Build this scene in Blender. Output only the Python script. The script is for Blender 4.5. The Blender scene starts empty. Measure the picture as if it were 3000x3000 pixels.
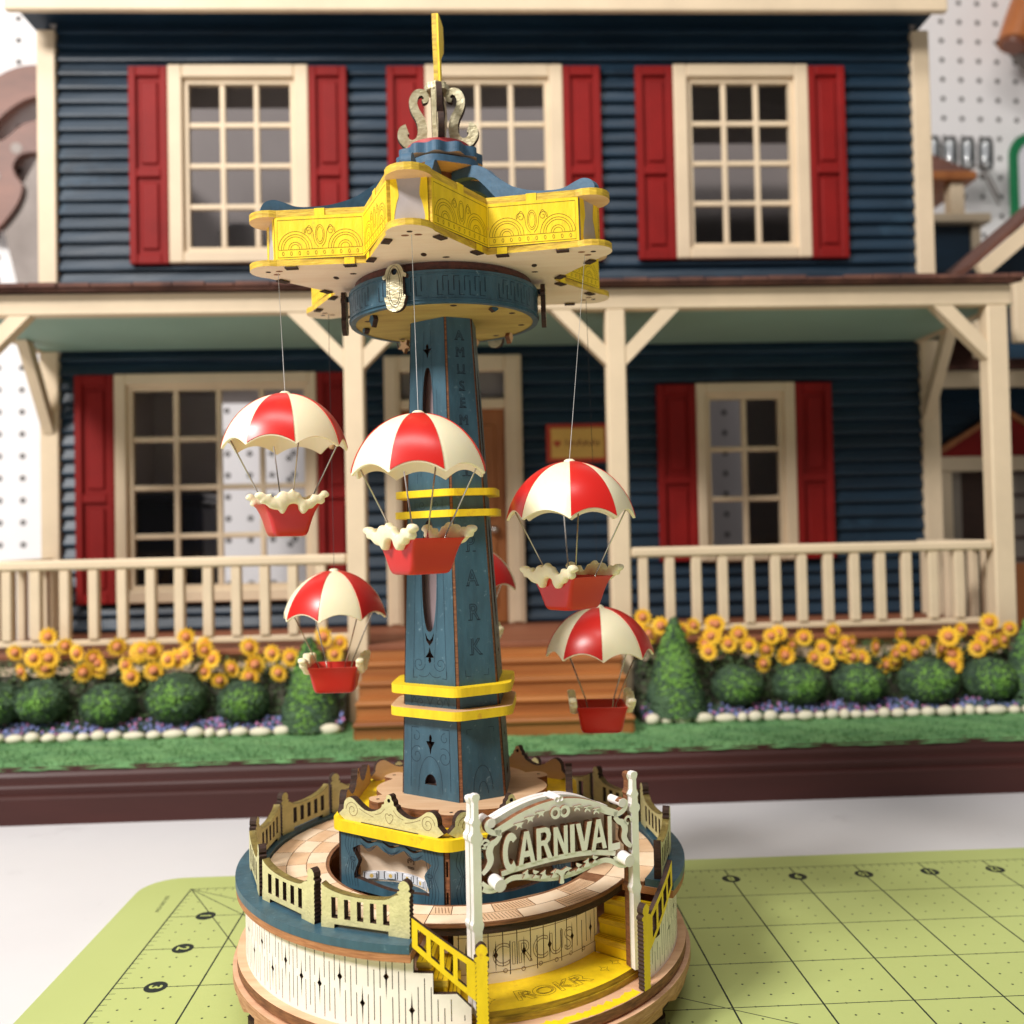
import bpy, bmesh, math, random
import numpy as np
from math import sin, cos, pi, radians, hypot, atan2, sqrt
from mathutils import Vector, Matrix
from mathutils.geometry import delaunay_2d_cdt

# ------------------------------------------------------------------ camera, world, lights
# everything below is written in centimetres and scaled to metres when a mesh is made
S = 0.01
scene = bpy.context.scene
col = scene.collection

cam_d = bpy.data.cameras.new('camera')
cam = bpy.data.objects.new('camera', cam_d)
col.objects.link(cam)
cam_d.sensor_width = 36.0
cam_d.lens = 2703.0 / 3000.0 * 36.0
cam_d.clip_start = 0.01
cam_d.clip_end = 20.0
_p, _r = 0.022, 0.021            # pitch up, roll
_M = Matrix(((1, 0, 0), (0, cos(_p), -sin(_p)), (0, sin(_p), cos(_p)))) @ Matrix(((cos(_r), 0, sin(_r)), (0, 1, 0), (-sin(_r), 0, cos(_r))))
_R = Matrix((( _M[0][0], _M[0][2], -_M[0][1]), (_M[1][0], _M[1][2], -_M[1][1]), (_M[2][0], _M[2][2], -_M[2][1])))
cam.matrix_world = Matrix.Translation(Vector((1.68, -27.8, 13.2)) * S) @ _R.to_4x4()
cam_d.dof.use_dof = True
cam_d.dof.focus_distance = 0.243
cam_d.dof.aperture_fstop = 15.0
scene.camera = cam

world = bpy.data.worlds.new('World')
scene.world = world
world.use_nodes = True
world.node_tree.nodes['Background'].inputs[0].default_value = (1.0, 0.96, 0.93, 1)
world.node_tree.nodes['Background'].inputs[1].default_value = 0.10

def area(name, loc, target, sx, sy, power, color):
    d = bpy.data.lights.new(name, 'AREA')
    d.shape = 'RECTANGLE'; d.size = sx * S; d.size_y = sy * S
    d.energy = power; d.color = color
    o = bpy.data.objects.new(name, d); col.objects.link(o)
    o.location = Vector(loc) * S
    o.rotation_euler = (Vector(target) - Vector(loc)).to_track_quat('-Z', 'Y').to_euler()
    return o
area('bench_lamp', (-86, -72, 110), (0, 4, 9), 38, 26, 25.5, (1.0, 0.962, 0.925))
area('ceiling_light', (-14, -62, 172), (-4, 20, 12), 120, 26, 13.0, (1.0, 0.97, 0.94))

scene.view_settings.view_transform = 'Standard'
scene.view_settings.look = 'None'
scene.view_settings.exposure = 0.17
scene.view_settings.gamma = 1.0
scene.view_settings.use_curve_mapping = False
scene.render.engine = 'CYCLES'
scene.cycles.max_bounces = 8
scene.cycles.transparent_max_bounces = 12
scene.cycles.caustics_reflective = False
scene.cycles.caustics_refractive = False
scene.cycles.use_denoising = True

# ------------------------------------------------------------------ materials
def lin(c):
    c = c / 255.0
    return c / 12.92 if c <= 0.04045 else ((c + 0.055) / 1.055) ** 2.4
def rgb(r, g, b, a=1.0):
    return (lin(r), lin(g), lin(b), a)

MATS = {}
def mat(name, color, rough=0.5, metal=0.0, var=0.12, scale=90.0, stretch=(1, 1, 1), bump=0.0, bscale=400.0,
        color2=None, spec=0.5, sss=0.0, coat=0.0, wear=None, wear_amt=0.0, wear_scale=60.0):
    m = bpy.data.materials.new(name); m.use_nodes = True
    nt = m.node_tree; n = nt.nodes; l = nt.links
    b = n['Principled BSDF']
    b.inputs['Roughness'].default_value = rough
    b.inputs['Metallic'].default_value = metal
    b.inputs['Specular IOR Level'].default_value = spec
    if sss:
        b.inputs['Subsurface Weight'].default_value = sss
        b.inputs['Subsurface Radius'].default_value = (0.002, 0.0012, 0.0006)
        b.inputs['Subsurface Scale'].default_value = 1.0
    if coat:
        b.inputs['Coat Weight'].default_value = coat
        b.inputs['Coat Roughness'].default_value = 0.2
    tc = n.new('ShaderNodeTexCoord'); mp = n.new('ShaderNodeMapping')
    mp.inputs['Scale'].default_value = stretch
    l.new(tc.outputs['Object'], mp.inputs['Vector'])
    nz = n.new('ShaderNodeTexNoise'); nz.inputs['Scale'].default_value = scale
    nz.inputs['Detail'].default_value = 6.0; nz.inputs['Roughness'].default_value = 0.62
    l.new(mp.outputs[0], nz.inputs['Vector'])
    ramp = n.new('ShaderNodeValToRGB')
    c2 = color2 if color2 else tuple(max(0, x * (1 - 2.2 * var)) for x in color[:3]) + (1,)
    c1 = color if color2 else tuple(min(1, x * (1 + var)) for x in color[:3]) + (1,)
    ramp.color_ramp.elements[0].position = 0.30; ramp.color_ramp.elements[0].color = c2
    ramp.color_ramp.elements[1].position = 0.68; ramp.color_ramp.elements[1].color = c1
    l.new(nz.outputs['Fac'], ramp.inputs['Fac'])
    out = ramp.outputs['Color']
    if wear:
        n2 = n.new('ShaderNodeTexNoise'); n2.inputs['Scale'].default_value = wear_scale
        n2.inputs['Detail'].default_value = 8.0; n2.inputs['Roughness'].default_value = 0.7
        l.new(tc.outputs['Object'], n2.inputs['Vector'])
        r2 = n.new('ShaderNodeValToRGB')
        r2.color_ramp.elements[0].position = 1 - wear_amt - 0.05; r2.color_ramp.elements[0].color = (0, 0, 0, 1)
        r2.color_ramp.elements[1].position = 1 - wear_amt + 0.05; r2.color_ramp.elements[1].color = (1, 1, 1, 1)
        l.new(n2.outputs['Fac'], r2.inputs['Fac'])
        mx = n.new('ShaderNodeMix'); mx.data_type = 'RGBA'
        l.new(r2.outputs['Color'], mx.inputs['Factor'])
        l.new(out, mx.inputs['A']); mx.inputs['B'].default_value = wear
        out = mx.outputs['Result']
    l.new(out, b.inputs['Base Color'])
    if bump:
        nb = n.new('ShaderNodeTexNoise'); nb.inputs['Scale'].default_value = bscale; nb.inputs['Detail'].default_value = 4.0
        l.new(mp.outputs[0], nb.inputs['Vector'])
        bp = n.new('ShaderNodeBump'); bp.inputs['Strength'].default_value = bump; bp.inputs['Distance'].default_value = 0.0004
        l.new(nb.outputs['Fac'], bp.inputs['Height']); l.new(bp.outputs[0], b.inputs['Normal'])
    MATS[name] = m
    return m

def glass_mat(name, tint, fac):
    m = bpy.data.materials.new(name); m.use_nodes = True
    n = m.node_tree.nodes; l = m.node_tree.links; n.clear()
    o = n.new('ShaderNodeOutputMaterial'); mx = n.new('ShaderNodeMixShader')
    t = n.new('ShaderNodeBsdfTransparent'); t.inputs[0].default_value = tint
    g = n.new('ShaderNodeBsdfGlossy'); g.inputs['Roughness'].default_value = 0.06
    fr = n.new('ShaderNodeFresnel'); fr.inputs['IOR'].default_value = fac
    l.new(fr.outputs[0], mx.inputs[0]); l.new(t.outputs[0], mx.inputs[1]); l.new(g.outputs[0], mx.inputs[2])
    l.new(mx.outputs[0], o.inputs['Surface'])
    MATS[name] = m
    return m

V3 = (1, 1, 0.12)      # wood grain running up
BLUE = mat('blue_painted_ply', rgb(58, 92, 108), 0.42, var=0.13, scale=260, stretch=(1, 1, 0.25), bump=0.25, bscale=700,
           wear=rgb(108, 136, 148), wear_amt=0.34, wear_scale=420)
BLUE_RIB = mat('blue_rib_paint', rgb(62, 98, 124), 0.55, var=0.12, scale=300, bump=0.2, bscale=800)
BURNT = mat('burnt_ply_edge', rgb(66, 40, 26), 0.75, var=0.5, scale=500, stretch=(1, 1, 3), color2=rgb(34, 20, 14), bump=0.4, bscale=900)
EDGE_L = mat('pale_ply_edge', rgb(206, 158, 122), 0.7, scale=600, stretch=(0.4, 0.4, 4), color2=rgb(158, 108, 74), bump=0.4, bscale=900)
EDGE_O = mat('orange_ply_edge', rgb(190, 132, 88), 0.7, scale=600, stretch=(0.4, 0.4, 3), color2=rgb(150, 96, 60), bump=0.3, bscale=900)
BROWN = mat('brown_ply_edge', rgb(150, 98, 62), 0.7, scale=600, stretch=(0.4, 0.4, 3), color2=rgb(92, 54, 34), bump=0.4, bscale=900)
CREAMW = mat('pale_basswood', rgb(242, 222, 198), 0.6, scale=150, stretch=(0.25, 1.6, 1), color2=rgb(232, 206, 178), bump=0.12, bscale=700)
NATURAL = mat('natural_ply', rgb(226, 190, 152), 0.6, scale=160, stretch=(0.25, 1.6, 1), color2=rgb(208, 166, 126), bump=0.15, bscale=700)
PLATE = mat('base_plate_ply', rgb(228, 186, 150), 0.6, scale=150, stretch=(0.25, 1.6, 1), color2=rgb(205, 158, 122), bump=0.15, bscale=700)
TILE_A = mat('pale_deck_tile', rgb(244, 222, 194), 0.6, scale=200, color2=rgb(236, 206, 172), bump=0.1)
TILE_B = mat('toasted_deck_tile', rgb(232, 198, 162), 0.6, scale=200, color2=rgb(216, 176, 136), bump=0.1)
TILE_LINE = mat('scorched_tile_joint', rgb(150, 104, 70), 0.7, scale=400, color2=rgb(112, 72, 46))
YELLOW = mat('yellow_painted_ply', rgb(250, 212, 26), 0.5, var=0.07, scale=260, stretch=(1, 1, 0.3), bump=0.3, bscale=700,
             wear=rgb(226, 176, 40), wear_amt=0.36, wear_scale=240)
YEDGE = mat('yellow_washed_edge', rgb(236, 200, 60), 0.6, scale=420, stretch=(0.5, 0.5, 2.5), color2=rgb(176, 138, 44), bump=0.4, bscale=900)
OLIVE = mat('olive_washed_edge', rgb(196, 164, 36), 0.6, scale=500, stretch=(0.4, 0.4, 3), color2=rgb(120, 96, 26), bump=0.4, bscale=900)
GOLD = mat('gold_paint', rgb(216, 208, 152), 0.45, metal=0.1, var=0.07, scale=420, bump=0.5, bscale=1500)
DGOLD = mat('dull_gold_edge', rgb(150, 134, 72), 0.5, metal=0.15, scale=420, color2=rgb(96, 80, 40), bump=0.4, bscale=1200)
SILVER = mat('champagne_foil_paint', rgb(214, 206, 172), 0.38, metal=0.35, scale=500, stretch=(0.6, 0.6, 1), color2=rgb(168, 156, 118), bump=0.6, bscale=1300)
WHITEP = mat('white_painted_ply', rgb(250, 239, 231), 0.5, var=0.025, scale=180, bump=0.12, bscale=700)
SIGNW = mat('ivory_sign_paint', rgb(238, 238, 222), 0.5, var=0.03, scale=200, bump=0.12, bscale=700)
SIGNE = mat('white_sign_edge', rgb(236, 230, 226), 0.5, var=0.05, scale=300)
SIGNB = mat('taupe_sign_board', rgb(186, 168, 150), 0.6, var=0.05, scale=150, bump=0.1)
INK = mat('engraved_line', rgb(38, 30, 26), 0.8, var=0.2, scale=300)
INK_B = mat('engraved_line_on_blue', rgb(26, 44, 60), 0.8, var=0.2, scale=300)
INK_Y = mat('engraved_line_on_yellow', rgb(128, 98, 20), 0.8, var=0.2, scale=300)
INK_W = mat('engraved_line_on_wood', rgb(120, 82, 54), 0.8, var=0.2, scale=300)
OLIVEP = mat('olive_painted_disc', rgb(186, 164, 92), 0.6, scale=110, stretch=(0.3, 1.4, 1), color2=rgb(150, 124, 62), bump=0.2)
REDW = mat('dark_red_ring', rgb(96, 48, 36), 0.6, scale=400, stretch=(1, 1, 2), color2=rgb(56, 28, 24), bump=0.3)
REDP = mat('red_painted_disc', rgb(196, 66, 66), 0.5, var=0.08, scale=300)
GREYP = mat('grey_film_panel', rgb(176, 168, 168), 0.28, var=0.06, scale=120)
FROST = mat('frosted_liner', rgb(150, 132, 136), 0.5, var=0.08, scale=60)
LEDW = mat('led_strip_white', rgb(232, 234, 240), 0.35, var=0.02)
LEDY = mat('led_phosphor', rgb(232, 196, 110), 0.3, var=0.05)
CREAM = mat('cream_plastic', rgb(248, 236, 200), 0.36, var=0.015, scale=40, sss=0.18, spec=0.45)
RED = mat('red_plastic', rgb(206, 36, 30), 0.3, var=0.02, scale=40, sss=0.06, spec=0.5)
WIRE = mat('steel_wire', rgb(190, 184, 178), 0.25, metal=1.0, var=0.05, scale=300)
THREAD_LIT = mat('nylon_thread_lit_tone', rgb(190, 188, 186), 0.4, var=0.05)  # front threads: catching the light is painted in as a pale colour
THREAD_UNLIT = mat('nylon_thread_unlit_tone', rgb(40, 36, 40), 0.6, var=0.1)  # same string at the back, its unlit look painted in as a dark colour
BEAD = mat('wooden_bead', rgb(226, 188, 140), 0.4, color2=rgb(170, 116, 74), scale=250, stretch=(0.3, 0.3, 4))

H_BLUE = mat('house_blue_paint', rgb(25, 48, 66), 0.46, var=0.2, scale=30, stretch=(0.3, 1, 2), bump=0.3, bscale=160,
             wear=rgb(40, 66, 84), wear_amt=0.36, wear_scale=14)
H_CREAM = mat('house_cream_paint', rgb(222, 201, 170), 0.55, var=0.05, scale=20, bump=0.1, bscale=120)
H_RED = mat('shutter_red_paint', rgb(134, 25, 23), 0.6, spec=0.2, var=0.1, scale=25, bump=0.12, bscale=140)
H_CEIL = mat('porch_ceiling_green', rgb(146, 178, 164), 0.6, var=0.05, scale=12)
H_SHING = mat('brown_shingle', rgb(112, 72, 58), 0.8, scale=60, color2=rgb(70, 42, 36), bump=0.6, bscale=200)
H_FLOOR = mat('porch_floor_brown', rgb(150, 92, 62), 0.6, scale=30, stretch=(0.3, 3, 1), color2=rgb(116, 66, 44))
H_DOOR = mat('oak_door', rgb(176, 112, 62), 0.5, scale=30, stretch=(3, 1, 0.3), color2=rgb(140, 82, 42))
H_STEP = mat('varnished_step_wood', rgb(186, 122, 66), 0.4, scale=34, stretch=(0.2, 2, 4), color2=rgb(134, 78, 40), coat=0.3)
H_BASE = mat('mahogany_base', rgb(72, 36, 32), 0.55, spec=0.3, scale=24, stretch=(0.25, 2, 2), color2=rgb(58, 29, 26), coat=0.08, bump=0.1, bscale=90)
H_GRASS = mat('flocked_grass', rgb(112, 156, 100), 0.9, scale=70, stretch=(0.6, 1.2, 1), color2=rgb(74, 120, 74), bump=1.0, bscale=240)
H_ROOM = mat('room_plaster', rgb(206, 196, 188), 0.7, var=0.04, scale=10)
REARW = mat('grey_rear_wall', rgb(128, 120, 117), 0.7, var=0.05, scale=8)
PALEP = mat('pale_partition', rgb(238, 232, 228), 0.6, var=0.03, scale=8)
SIGN_Y = mat('plaque_yellow', rgb(232, 186, 96), 0.5, var=0.06, scale=30)
SIGN_R = mat('plaque_red', rgb(190, 62, 40), 0.5, var=0.06, scale=30)
GLASS = glass_mat('window_glass', (0.90, 0.90, 0.92, 1), 1.5)
SOIL = mat('dark_resin_soil', rgb(84, 84, 66), 0.9, scale=60, color2=rgb(40, 40, 34), bump=0.8, bscale=160)
LEAF_B = mat('boxwood_resin', rgb(84, 112, 76), 0.85, scale=80, color2=rgb(34, 54, 46), bump=1.0, bscale=300)
LEAF_C = mat('conifer_resin', rgb(88, 118, 80), 0.85, scale=70, color2=rgb(36, 58, 50), bump=1.0, bscale=300)
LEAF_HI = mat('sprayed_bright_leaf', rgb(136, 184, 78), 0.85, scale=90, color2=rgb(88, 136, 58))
PETAL = mat('sunflower_petal', rgb(255, 220, 74), 0.6, scale=45, color2=rgb(250, 194, 46))
SEED = mat('sunflower_centre', rgb(216, 142, 96), 0.8, scale=180, color2=rgb(182, 102, 62), bump=0.8, bscale=300)
STEM = mat('sunflower_stem', rgb(74, 98, 52), 0.8, scale=90, color2=rgb(40, 58, 34))
COVER_G = mat('ground_cover_leaf', rgb(96, 132, 112), 0.85, scale=120, color2=rgb(62, 92, 84))
COVER_B = mat('ground_cover_blue_flower', rgb(136, 144, 196), 0.8, scale=100, color2=rgb(108, 116, 172))
COVER_P = mat('ground_cover_pink_flower', rgb(196, 128, 164), 0.8, scale=100, color2=rgb(150, 96, 150))
STONE = mat('cream_border_stone', rgb(238, 230, 206), 0.7, scale=60, color2=rgb(200, 190, 164), bump=0.5, bscale=160)
PEG = mat('white_pegboard', rgb(250, 247, 246), 0.5, var=0.02, scale=6)
HOLE = mat('pegboard_hole_dark', rgb(70, 64, 60), 0.9, var=0.1)
SAWWOOD = mat('saw_handle_wood', rgb(140, 86, 64), 0.45, scale=14, stretch=(0.6, 1, 2), color2=rgb(88, 48, 34), bump=0.1, bscale=60)
STEEL = mat('saw_steel', rgb(150, 140, 134), 0.55, metal=0.3, scale=12, color2=rgb(116, 106, 100))
HANDLE = mat('orange_handle_wood', rgb(186, 112, 56), 0.45, scale=14, stretch=(2, 2, 0.4), color2=rgb(150, 84, 42))
GREEN_S = mat('green_sign_border', rgb(30, 122, 76), 0.45, var=0.04)
WHITE_S = mat('white_sign_face', rgb(226, 226, 230), 0.4, var=0.02)
CLEAR = glass_mat('clear_plastic', (0.86, 0.88, 0.88, 1), 1.7)
DARKBOX = mat('dark_blue_plastic_bin', rgb(34, 42, 78), 0.3, var=0.06)
CURTAIN = mat('grey_curtain', rgb(150, 140, 128), 0.8, scale=30, stretch=(4, 4, 0.2), color2=rgb(96, 88, 82))

def table_material():
    m = mat('white_table_laminate', rgb(218, 216, 217), 0.42, var=0.02, scale=9, bump=0.08, bscale=300, wear=rgb(202, 199, 200), wear_amt=0.34, wear_scale=22)
    return m
TABLE = table_material()

def mat_material():
    # printed cutting mat: object coordinates are inches*0.0254 from the printed corner, +x along the back edge, -y to the front
    m = bpy.data.materials.new('green_mat_print'); m.use_nodes = True
    nt = m.node_tree; n = nt.nodes; l = nt.links
    b = n['Principled BSDF']; b.inputs['Roughness'].default_value = 0.46; b.inputs['Specular IOR Level'].default_value = 0.35
    tc = n.new('ShaderNodeTexCoord'); sp = n.new('ShaderNodeSeparateXYZ'); l.new(tc.outputs['Object'], sp.inputs[0])
    def M(op, a, bb=None, c=None):
        q = n.new('ShaderNodeMath'); q.operation = op
        for i, x in enumerate((a, bb, c)):
            if x is None: continue
            if isinstance(x, (int, float)): q.inputs[i].default_value = x
            else: l.new(x, q.inputs[i])
        return q.outputs[0]
    X = M('DIVIDE', sp.outputs[0], 0.0254); Y = M('DIVIDE', sp.outputs[1], -0.0254)
    def dist_to_grid(x, step):
        f = M('FRACT', M('ADD', M('DIVIDE', x, step), 100.5)); return M('MULTIPLY', M('ABSOLUTE', M('SUBTRACT', f, 0.5)), step)
    inside = M('MULTIPLY', M('GREATER_THAN', X, -0.012), M('GREATER_THAN', Y, -0.012))
    gx = M('LESS_THAN', dist_to_grid(X, 1.0), 0.0105); gy = M('LESS_THAN', dist_to_grid(Y, 1.0), 0.0075)
    grid = M('MAXIMUM', gx, gy)
    dx = dist_to_grid(X, 0.25); dy = dist_to_grid(Y, 0.25)
    dots = M('LESS_THAN', M('SQRT', M('ADD', M('MULTIPLY', dx, dx), M('MULTIPLY', dy, dy))), 0.014)
    tx = M('MULTIPLY', M('LESS_THAN', dist_to_grid(X, 0.125), 0.005), M('LESS_THAN', Y, 0.09))
    ty = M('MULTIPLY', M('LESS_THAN', dist_to_grid(Y, 0.125), 0.005), M('LESS_THAN', X, 0.09))
    # angle guide lines fanning out of the corner: 30, 45 and 60 degrees, and the mirrored 60 from the next square
    def ray_line(k, w, lim):
        d = M('ABSOLUTE', M('SUBTRACT', M('MULTIPLY', X, sin(k)), M('MULTIPLY', Y, cos(k))))
        return M('MULTIPLY', M('LESS_THAN', d, w), M('LESS_THAN', X, lim))
    r1 = ray_line(radians(60), 0.007, 6.0); r2 = ray_line(radians(45), 0.007, 11.0); r3 = ray_line(radians(30), 0.007, 11.0)
    big = M('MAXIMUM', M('MAXIMUM', grid, dots), M('MAXIMUM', M('MAXIMUM', tx, ty), M('MAXIMUM', r1, M('MAXIMUM', r2, r3))))
    fac = M('MULTIPLY', big, inside)
    nz = n.new('ShaderNodeTexNoise'); nz.inputs['Scale'].default_value = 9.0; nz.inputs['Detail'].default_value = 5.0
    l.new(tc.outputs['Object'], nz.inputs['Vector'])
    rp = n.new('ShaderNodeValToRGB')
    rp.color_ramp.elements[0].position = 0.3; rp.color_ramp.elements[0].color = rgb(176, 187, 114)
    rp.color_ramp.elements[1].position = 0.7; rp.color_ramp.elements[1].color = rgb(186, 197, 126)
    l.new(nz.outputs['Fac'], rp.inputs['Fac'])
    mx = n.new('ShaderNodeMix'); mx.data_type = 'RGBA'
    l.new(fac, mx.inputs['Factor']); l.new(rp.outputs['Color'], mx.inputs['A']); mx.inputs['B'].default_value = rgb(34, 46, 40)
    l.new(mx.outputs['Result'], b.inputs['Base Color'])
    nb = n.new('ShaderNodeTexNoise'); nb.inputs['Scale'].default_value = 1500.0
    l.new(tc.outputs['Object'], nb.inputs['Vector'])
    bp = n.new('ShaderNodeBump'); bp.inputs['Strength'].default_value = 0.25; bp.inputs['Distance'].default_value = 0.0001
    l.new(nb.outputs['Fac'], bp.inputs['Height']); l.new(bp.outputs[0], b.inputs['Normal'])
    return m
MATG = mat_material()
MAT_INK = mat('mat_print_ink', rgb(30, 42, 40), 0.5, var=0.05)
MAT_NUM = mat('mat_number_green', rgb(184, 196, 112), 0.5, var=0.03)

# ------------------------------------------------------------------ mesh helpers (all lengths in cm)
rnd = random.Random(7)
LEAN = -0.0145
def lean(p):
    # the whole column stands about one degree out of plumb
    k = min(1.0, max(0.0, p[2] - 3.6) / 8.0)
    return Vector((p[0] + LEAN * max(0.0, p[2] - 3.6), p[1], p[2] + 0.017 * p[0] * k))

def resample(loop, step, closed=True):
    out = []
    n = len(loop)
    for i in range(n if closed else n - 1):
        a = loop[i]; b = loop[(i + 1) % n]
        k = max(1, int(math.ceil(hypot(b[0] - a[0], b[1] - a[1]) / step)))
        for j in range(k):
            t = j / k
            out.append((a[0] + (b[0] - a[0]) * t, a[1] + (b[1] - a[1]) * t))
    if not closed: out.append(loop[-1])
    return out

def smooth_loop(pts, sub=4, closed=True):
    n = len(pts); out = []
    rng = range(n) if closed else range(n - 1)
    for i in rng:
        if closed:
            p0, p1, p2, p3 = pts[i - 1], pts[i], pts[(i + 1) % n], pts[(i + 2) % n]
        else:
            p0, p1, p2, p3 = pts[max(0, i - 1)], pts[i], pts[i + 1], pts[min(n - 1, i + 2)]
        for j in range(sub):
            t = j / sub; t2 = t * t; t3 = t2 * t
            out.append(tuple(0.5 * (2 * p1[k] + (p2[k] - p0[k]) * t + (2 * p0[k] - 5 * p1[k] + 4 * p2[k] - p3[k]) * t2 + (3 * p1[k] - p0[k] - 3 * p2[k] + p3[k]) * t3) for k in range(len(p1))))
    if not closed: out.append(tuple(pts[-1]))
    return out

def band(path, width, closed_ends=True):
    """outline of a stroke along a 2D path; width is a number or a function of t"""
    n = len(path); L = []; Rr = []
    for i, p in enumerate(path):
        a = path[max(0, i - 1)]; b = path[min(n - 1, i + 1)]
        dx, dy = b[0] - a[0], b[1] - a[1]; d = hypot(dx, dy) or 1
        w = (width(i / (n - 1)) if callable(width) else width) / 2
        L.append((p[0] - dy / d * w, p[1] + dx / d * w)); Rr.append((p[0] + dy / d * w, p[1] - dx / d * w))
    return L + Rr[::-1]

def arc(cx, cy, r, a0, a1, n=16, ry=None):
    ry = r if ry is None else ry
    return [(cx + r * cos(radians(a0 + (a1 - a0) * i / n)), cy + ry * sin(radians(a0 + (a1 - a0) * i / n))) for i in range(n + 1)]
def circle(cx, cy, r, n=16, ry=None):
    return arc(cx, cy, r, 0, 360, n, ry)[:-1]
def spiral(cx, cy, r0, r1, a0, turns, n=30):
    return [(cx + (r0 + (r1 - r0) * i / n) * cos(radians(a0 + 360 * turns * i / n)), cy + (r0 + (r1 - r0) * i / n) * sin(radians(a0 + 360 * turns * i / n))) for i in range(n + 1)]

class MB:
    def __init__(self): self.v = []; self.f = []; self.m = []
    def add(self, verts, faces, mi=0):
        o = len(self.v); self.v += [tuple(p) for p in verts]
        for f in faces: self.f.append([i + o for i in f]); self.m.append(mi)
        return self
    def box(self, x0, x1, y0, y1, z0, z1, mi=0, mp=None):
        vs = [(x0, y0, z0), (x1, y0, z0), (x1, y1, z0), (x0, y1, z0), (x0, y0, z1), (x1, y0, z1), (x1, y1, z1), (x0, y1, z1)]
        if mp: vs = [mp(*p) for p in vs]
        return self.add(vs, [(0, 3, 2, 1), (4, 5, 6, 7), (0, 1, 5, 4), (1, 2, 6, 5), (2, 3, 7, 6), (3, 0, 4, 7)], mi)
    def bbox(self, x0, x1, y0, y1, z0, z1, b=0.05, mi=0, mp=None):
        """box with chamfered edges"""
        vs = []; fs = []
        X = (x0, x1); Y = (y0, y1); Z = (z0, z1)
        idx = {}
        for i in (0, 1):
            for j in (0, 1):
                for k in (0, 1):
                    sx = b if i == 0 else -b; sy = b if j == 0 else -b; sz = b if k == 0 else -b
                    for ax, p in (('x', (X[i], Y[j] + sy, Z[k] + sz)), ('y', (X[i] + sx, Y[j], Z[k] + sz)), ('z', (X[i] + sx, Y[j] + sy, Z[k]))):
                        idx[(i, j, k, ax)] = len(vs); vs.append(p)
        for i in (0, 1):
            q = [idx[(i, 0, 0, 'x')], idx[(i, 1, 0, 'x')], idx[(i, 1, 1, 'x')], idx[(i, 0, 1, 'x')]]; fs.append(q if i else q[::-1])
            q = [idx[(0, i, 0, 'y')], idx[(1, i, 0, 'y')], idx[(1, i, 1, 'y')], idx[(0, i, 1, 'y')]]; fs.append(q[::-1] if i else q)
            q = [idx[(0, 0, i, 'z')], idx[(1, 0, i, 'z')], idx[(1, 1, i, 'z')], idx[(0, 1, i, 'z')]]; fs.append(q if i else q[::-1])
        for i in (0, 1):
            for j in (0, 1):
                fs.append([idx[(i, j, 0, 'x')], idx[(i, j, 1, 'x')], idx[(i, j, 1, 'y')], idx[(i, j, 0, 'y')]])
                fs.append([idx[(i, 0, j, 'x')], idx[(i, 1, j, 'x')], idx[(i, 1, j, 'z')], idx[(i, 0, j, 'z')]])
                fs.append([idx[(0, i, j, 'y')], idx[(1, i, j, 'y')], idx[(1, i, j, 'z')], idx[(0, i, j, 'z')]])
                for k in (0, 1): fs.append([idx[(i, j, k, 'x')], idx[(i, j, k, 'y')], idx[(i, j, k, 'z')]])
        if mp: vs = [mp(*p) for p in vs]
        return self.add(vs, fs, mi)
    def plate(self, outer, holes=(), w0=0.0, w1=0.2, mp=None, mf=0, mb=None, me=1, step=None):
        """laser-cut sheet: outline and holes in 2D, thickness w0..w1, mapped to space by mp(u, v, w)"""
        if mb is None: mb = mf
        if mp is None: mp = lambda u, v, w: (u, v, w)
        loops = [outer] + list(holes)
        if step: loops = [resample(q, step) for q in loops]
        pts = []; edges = []; spans = []
        for q in loops:
            o = len(pts); k = len(q); pts += [Vector((p[0], p[1])) for p in q]
            edges += [(o + i, o + (i + 1) % k) for i in range(k)]; spans.append((o, k))
        r = delaunay_2d_cdt(pts, edges, [], 0, 1e-7)
        P = [(p[0], p[1]) for p in r[0]]; T = [list(t) for t in r[2]]
        # keep the triangles whose centre lies inside the outline and outside the holes (even-odd rule)
        A = np.array(P); tri = np.array(T); cen = A[tri].mean(axis=1)
        ins = np.zeros(len(T), dtype=bool)
        for (o, k) in spans:
            q = np.array([(pts[o + i][0], pts[o + i][1]) for i in range(k)]); q2 = np.roll(q, -1, axis=0)
            for (xa, ya), (xb, yb) in zip(q, q2):
                if ya == yb: continue
                c1 = (ya > cen[:, 1]) != (yb > cen[:, 1])
                ins ^= c1 & (cen[:, 0] < (xb - xa) * (cen[:, 1] - ya) / (yb - ya) + xa)
        T = [t for t, g in zip(T, ins) if g]
        tris = []
        for t in T:
            a, b, c = (P[i] for i in t)
            s = (b[0] - a[0]) * (c[1] - a[1]) - (b[1] - a[1]) * (c[0] - a[0])
            tris.append(t if s > 0 else t[::-1])
        n = len(P)
        self.add([mp(p[0], p[1], w1) for p in P], tris, mf)
        self.add([mp(p[0], p[1], w0) for p in P], [t[::-1] for t in tris], mb)
        for q in loops:
            k = len(q)
            ar = sum(q[i][0] * q[(i + 1) % k][1] - q[(i + 1) % k][0] * q[i][1] for i in range(k))
            want_ccw = q is loops[0]
            if (ar > 0) != want_ccw: q = q[::-1]
            vs = [mp(p[0], p[1], w0) for p in q] + [mp(p[0], p[1], w1) for p in q]
            self.add(vs, [(i, (i + 1) % k, k + (i + 1) % k, k + i) for i in range(k)], me)
        return self
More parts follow.
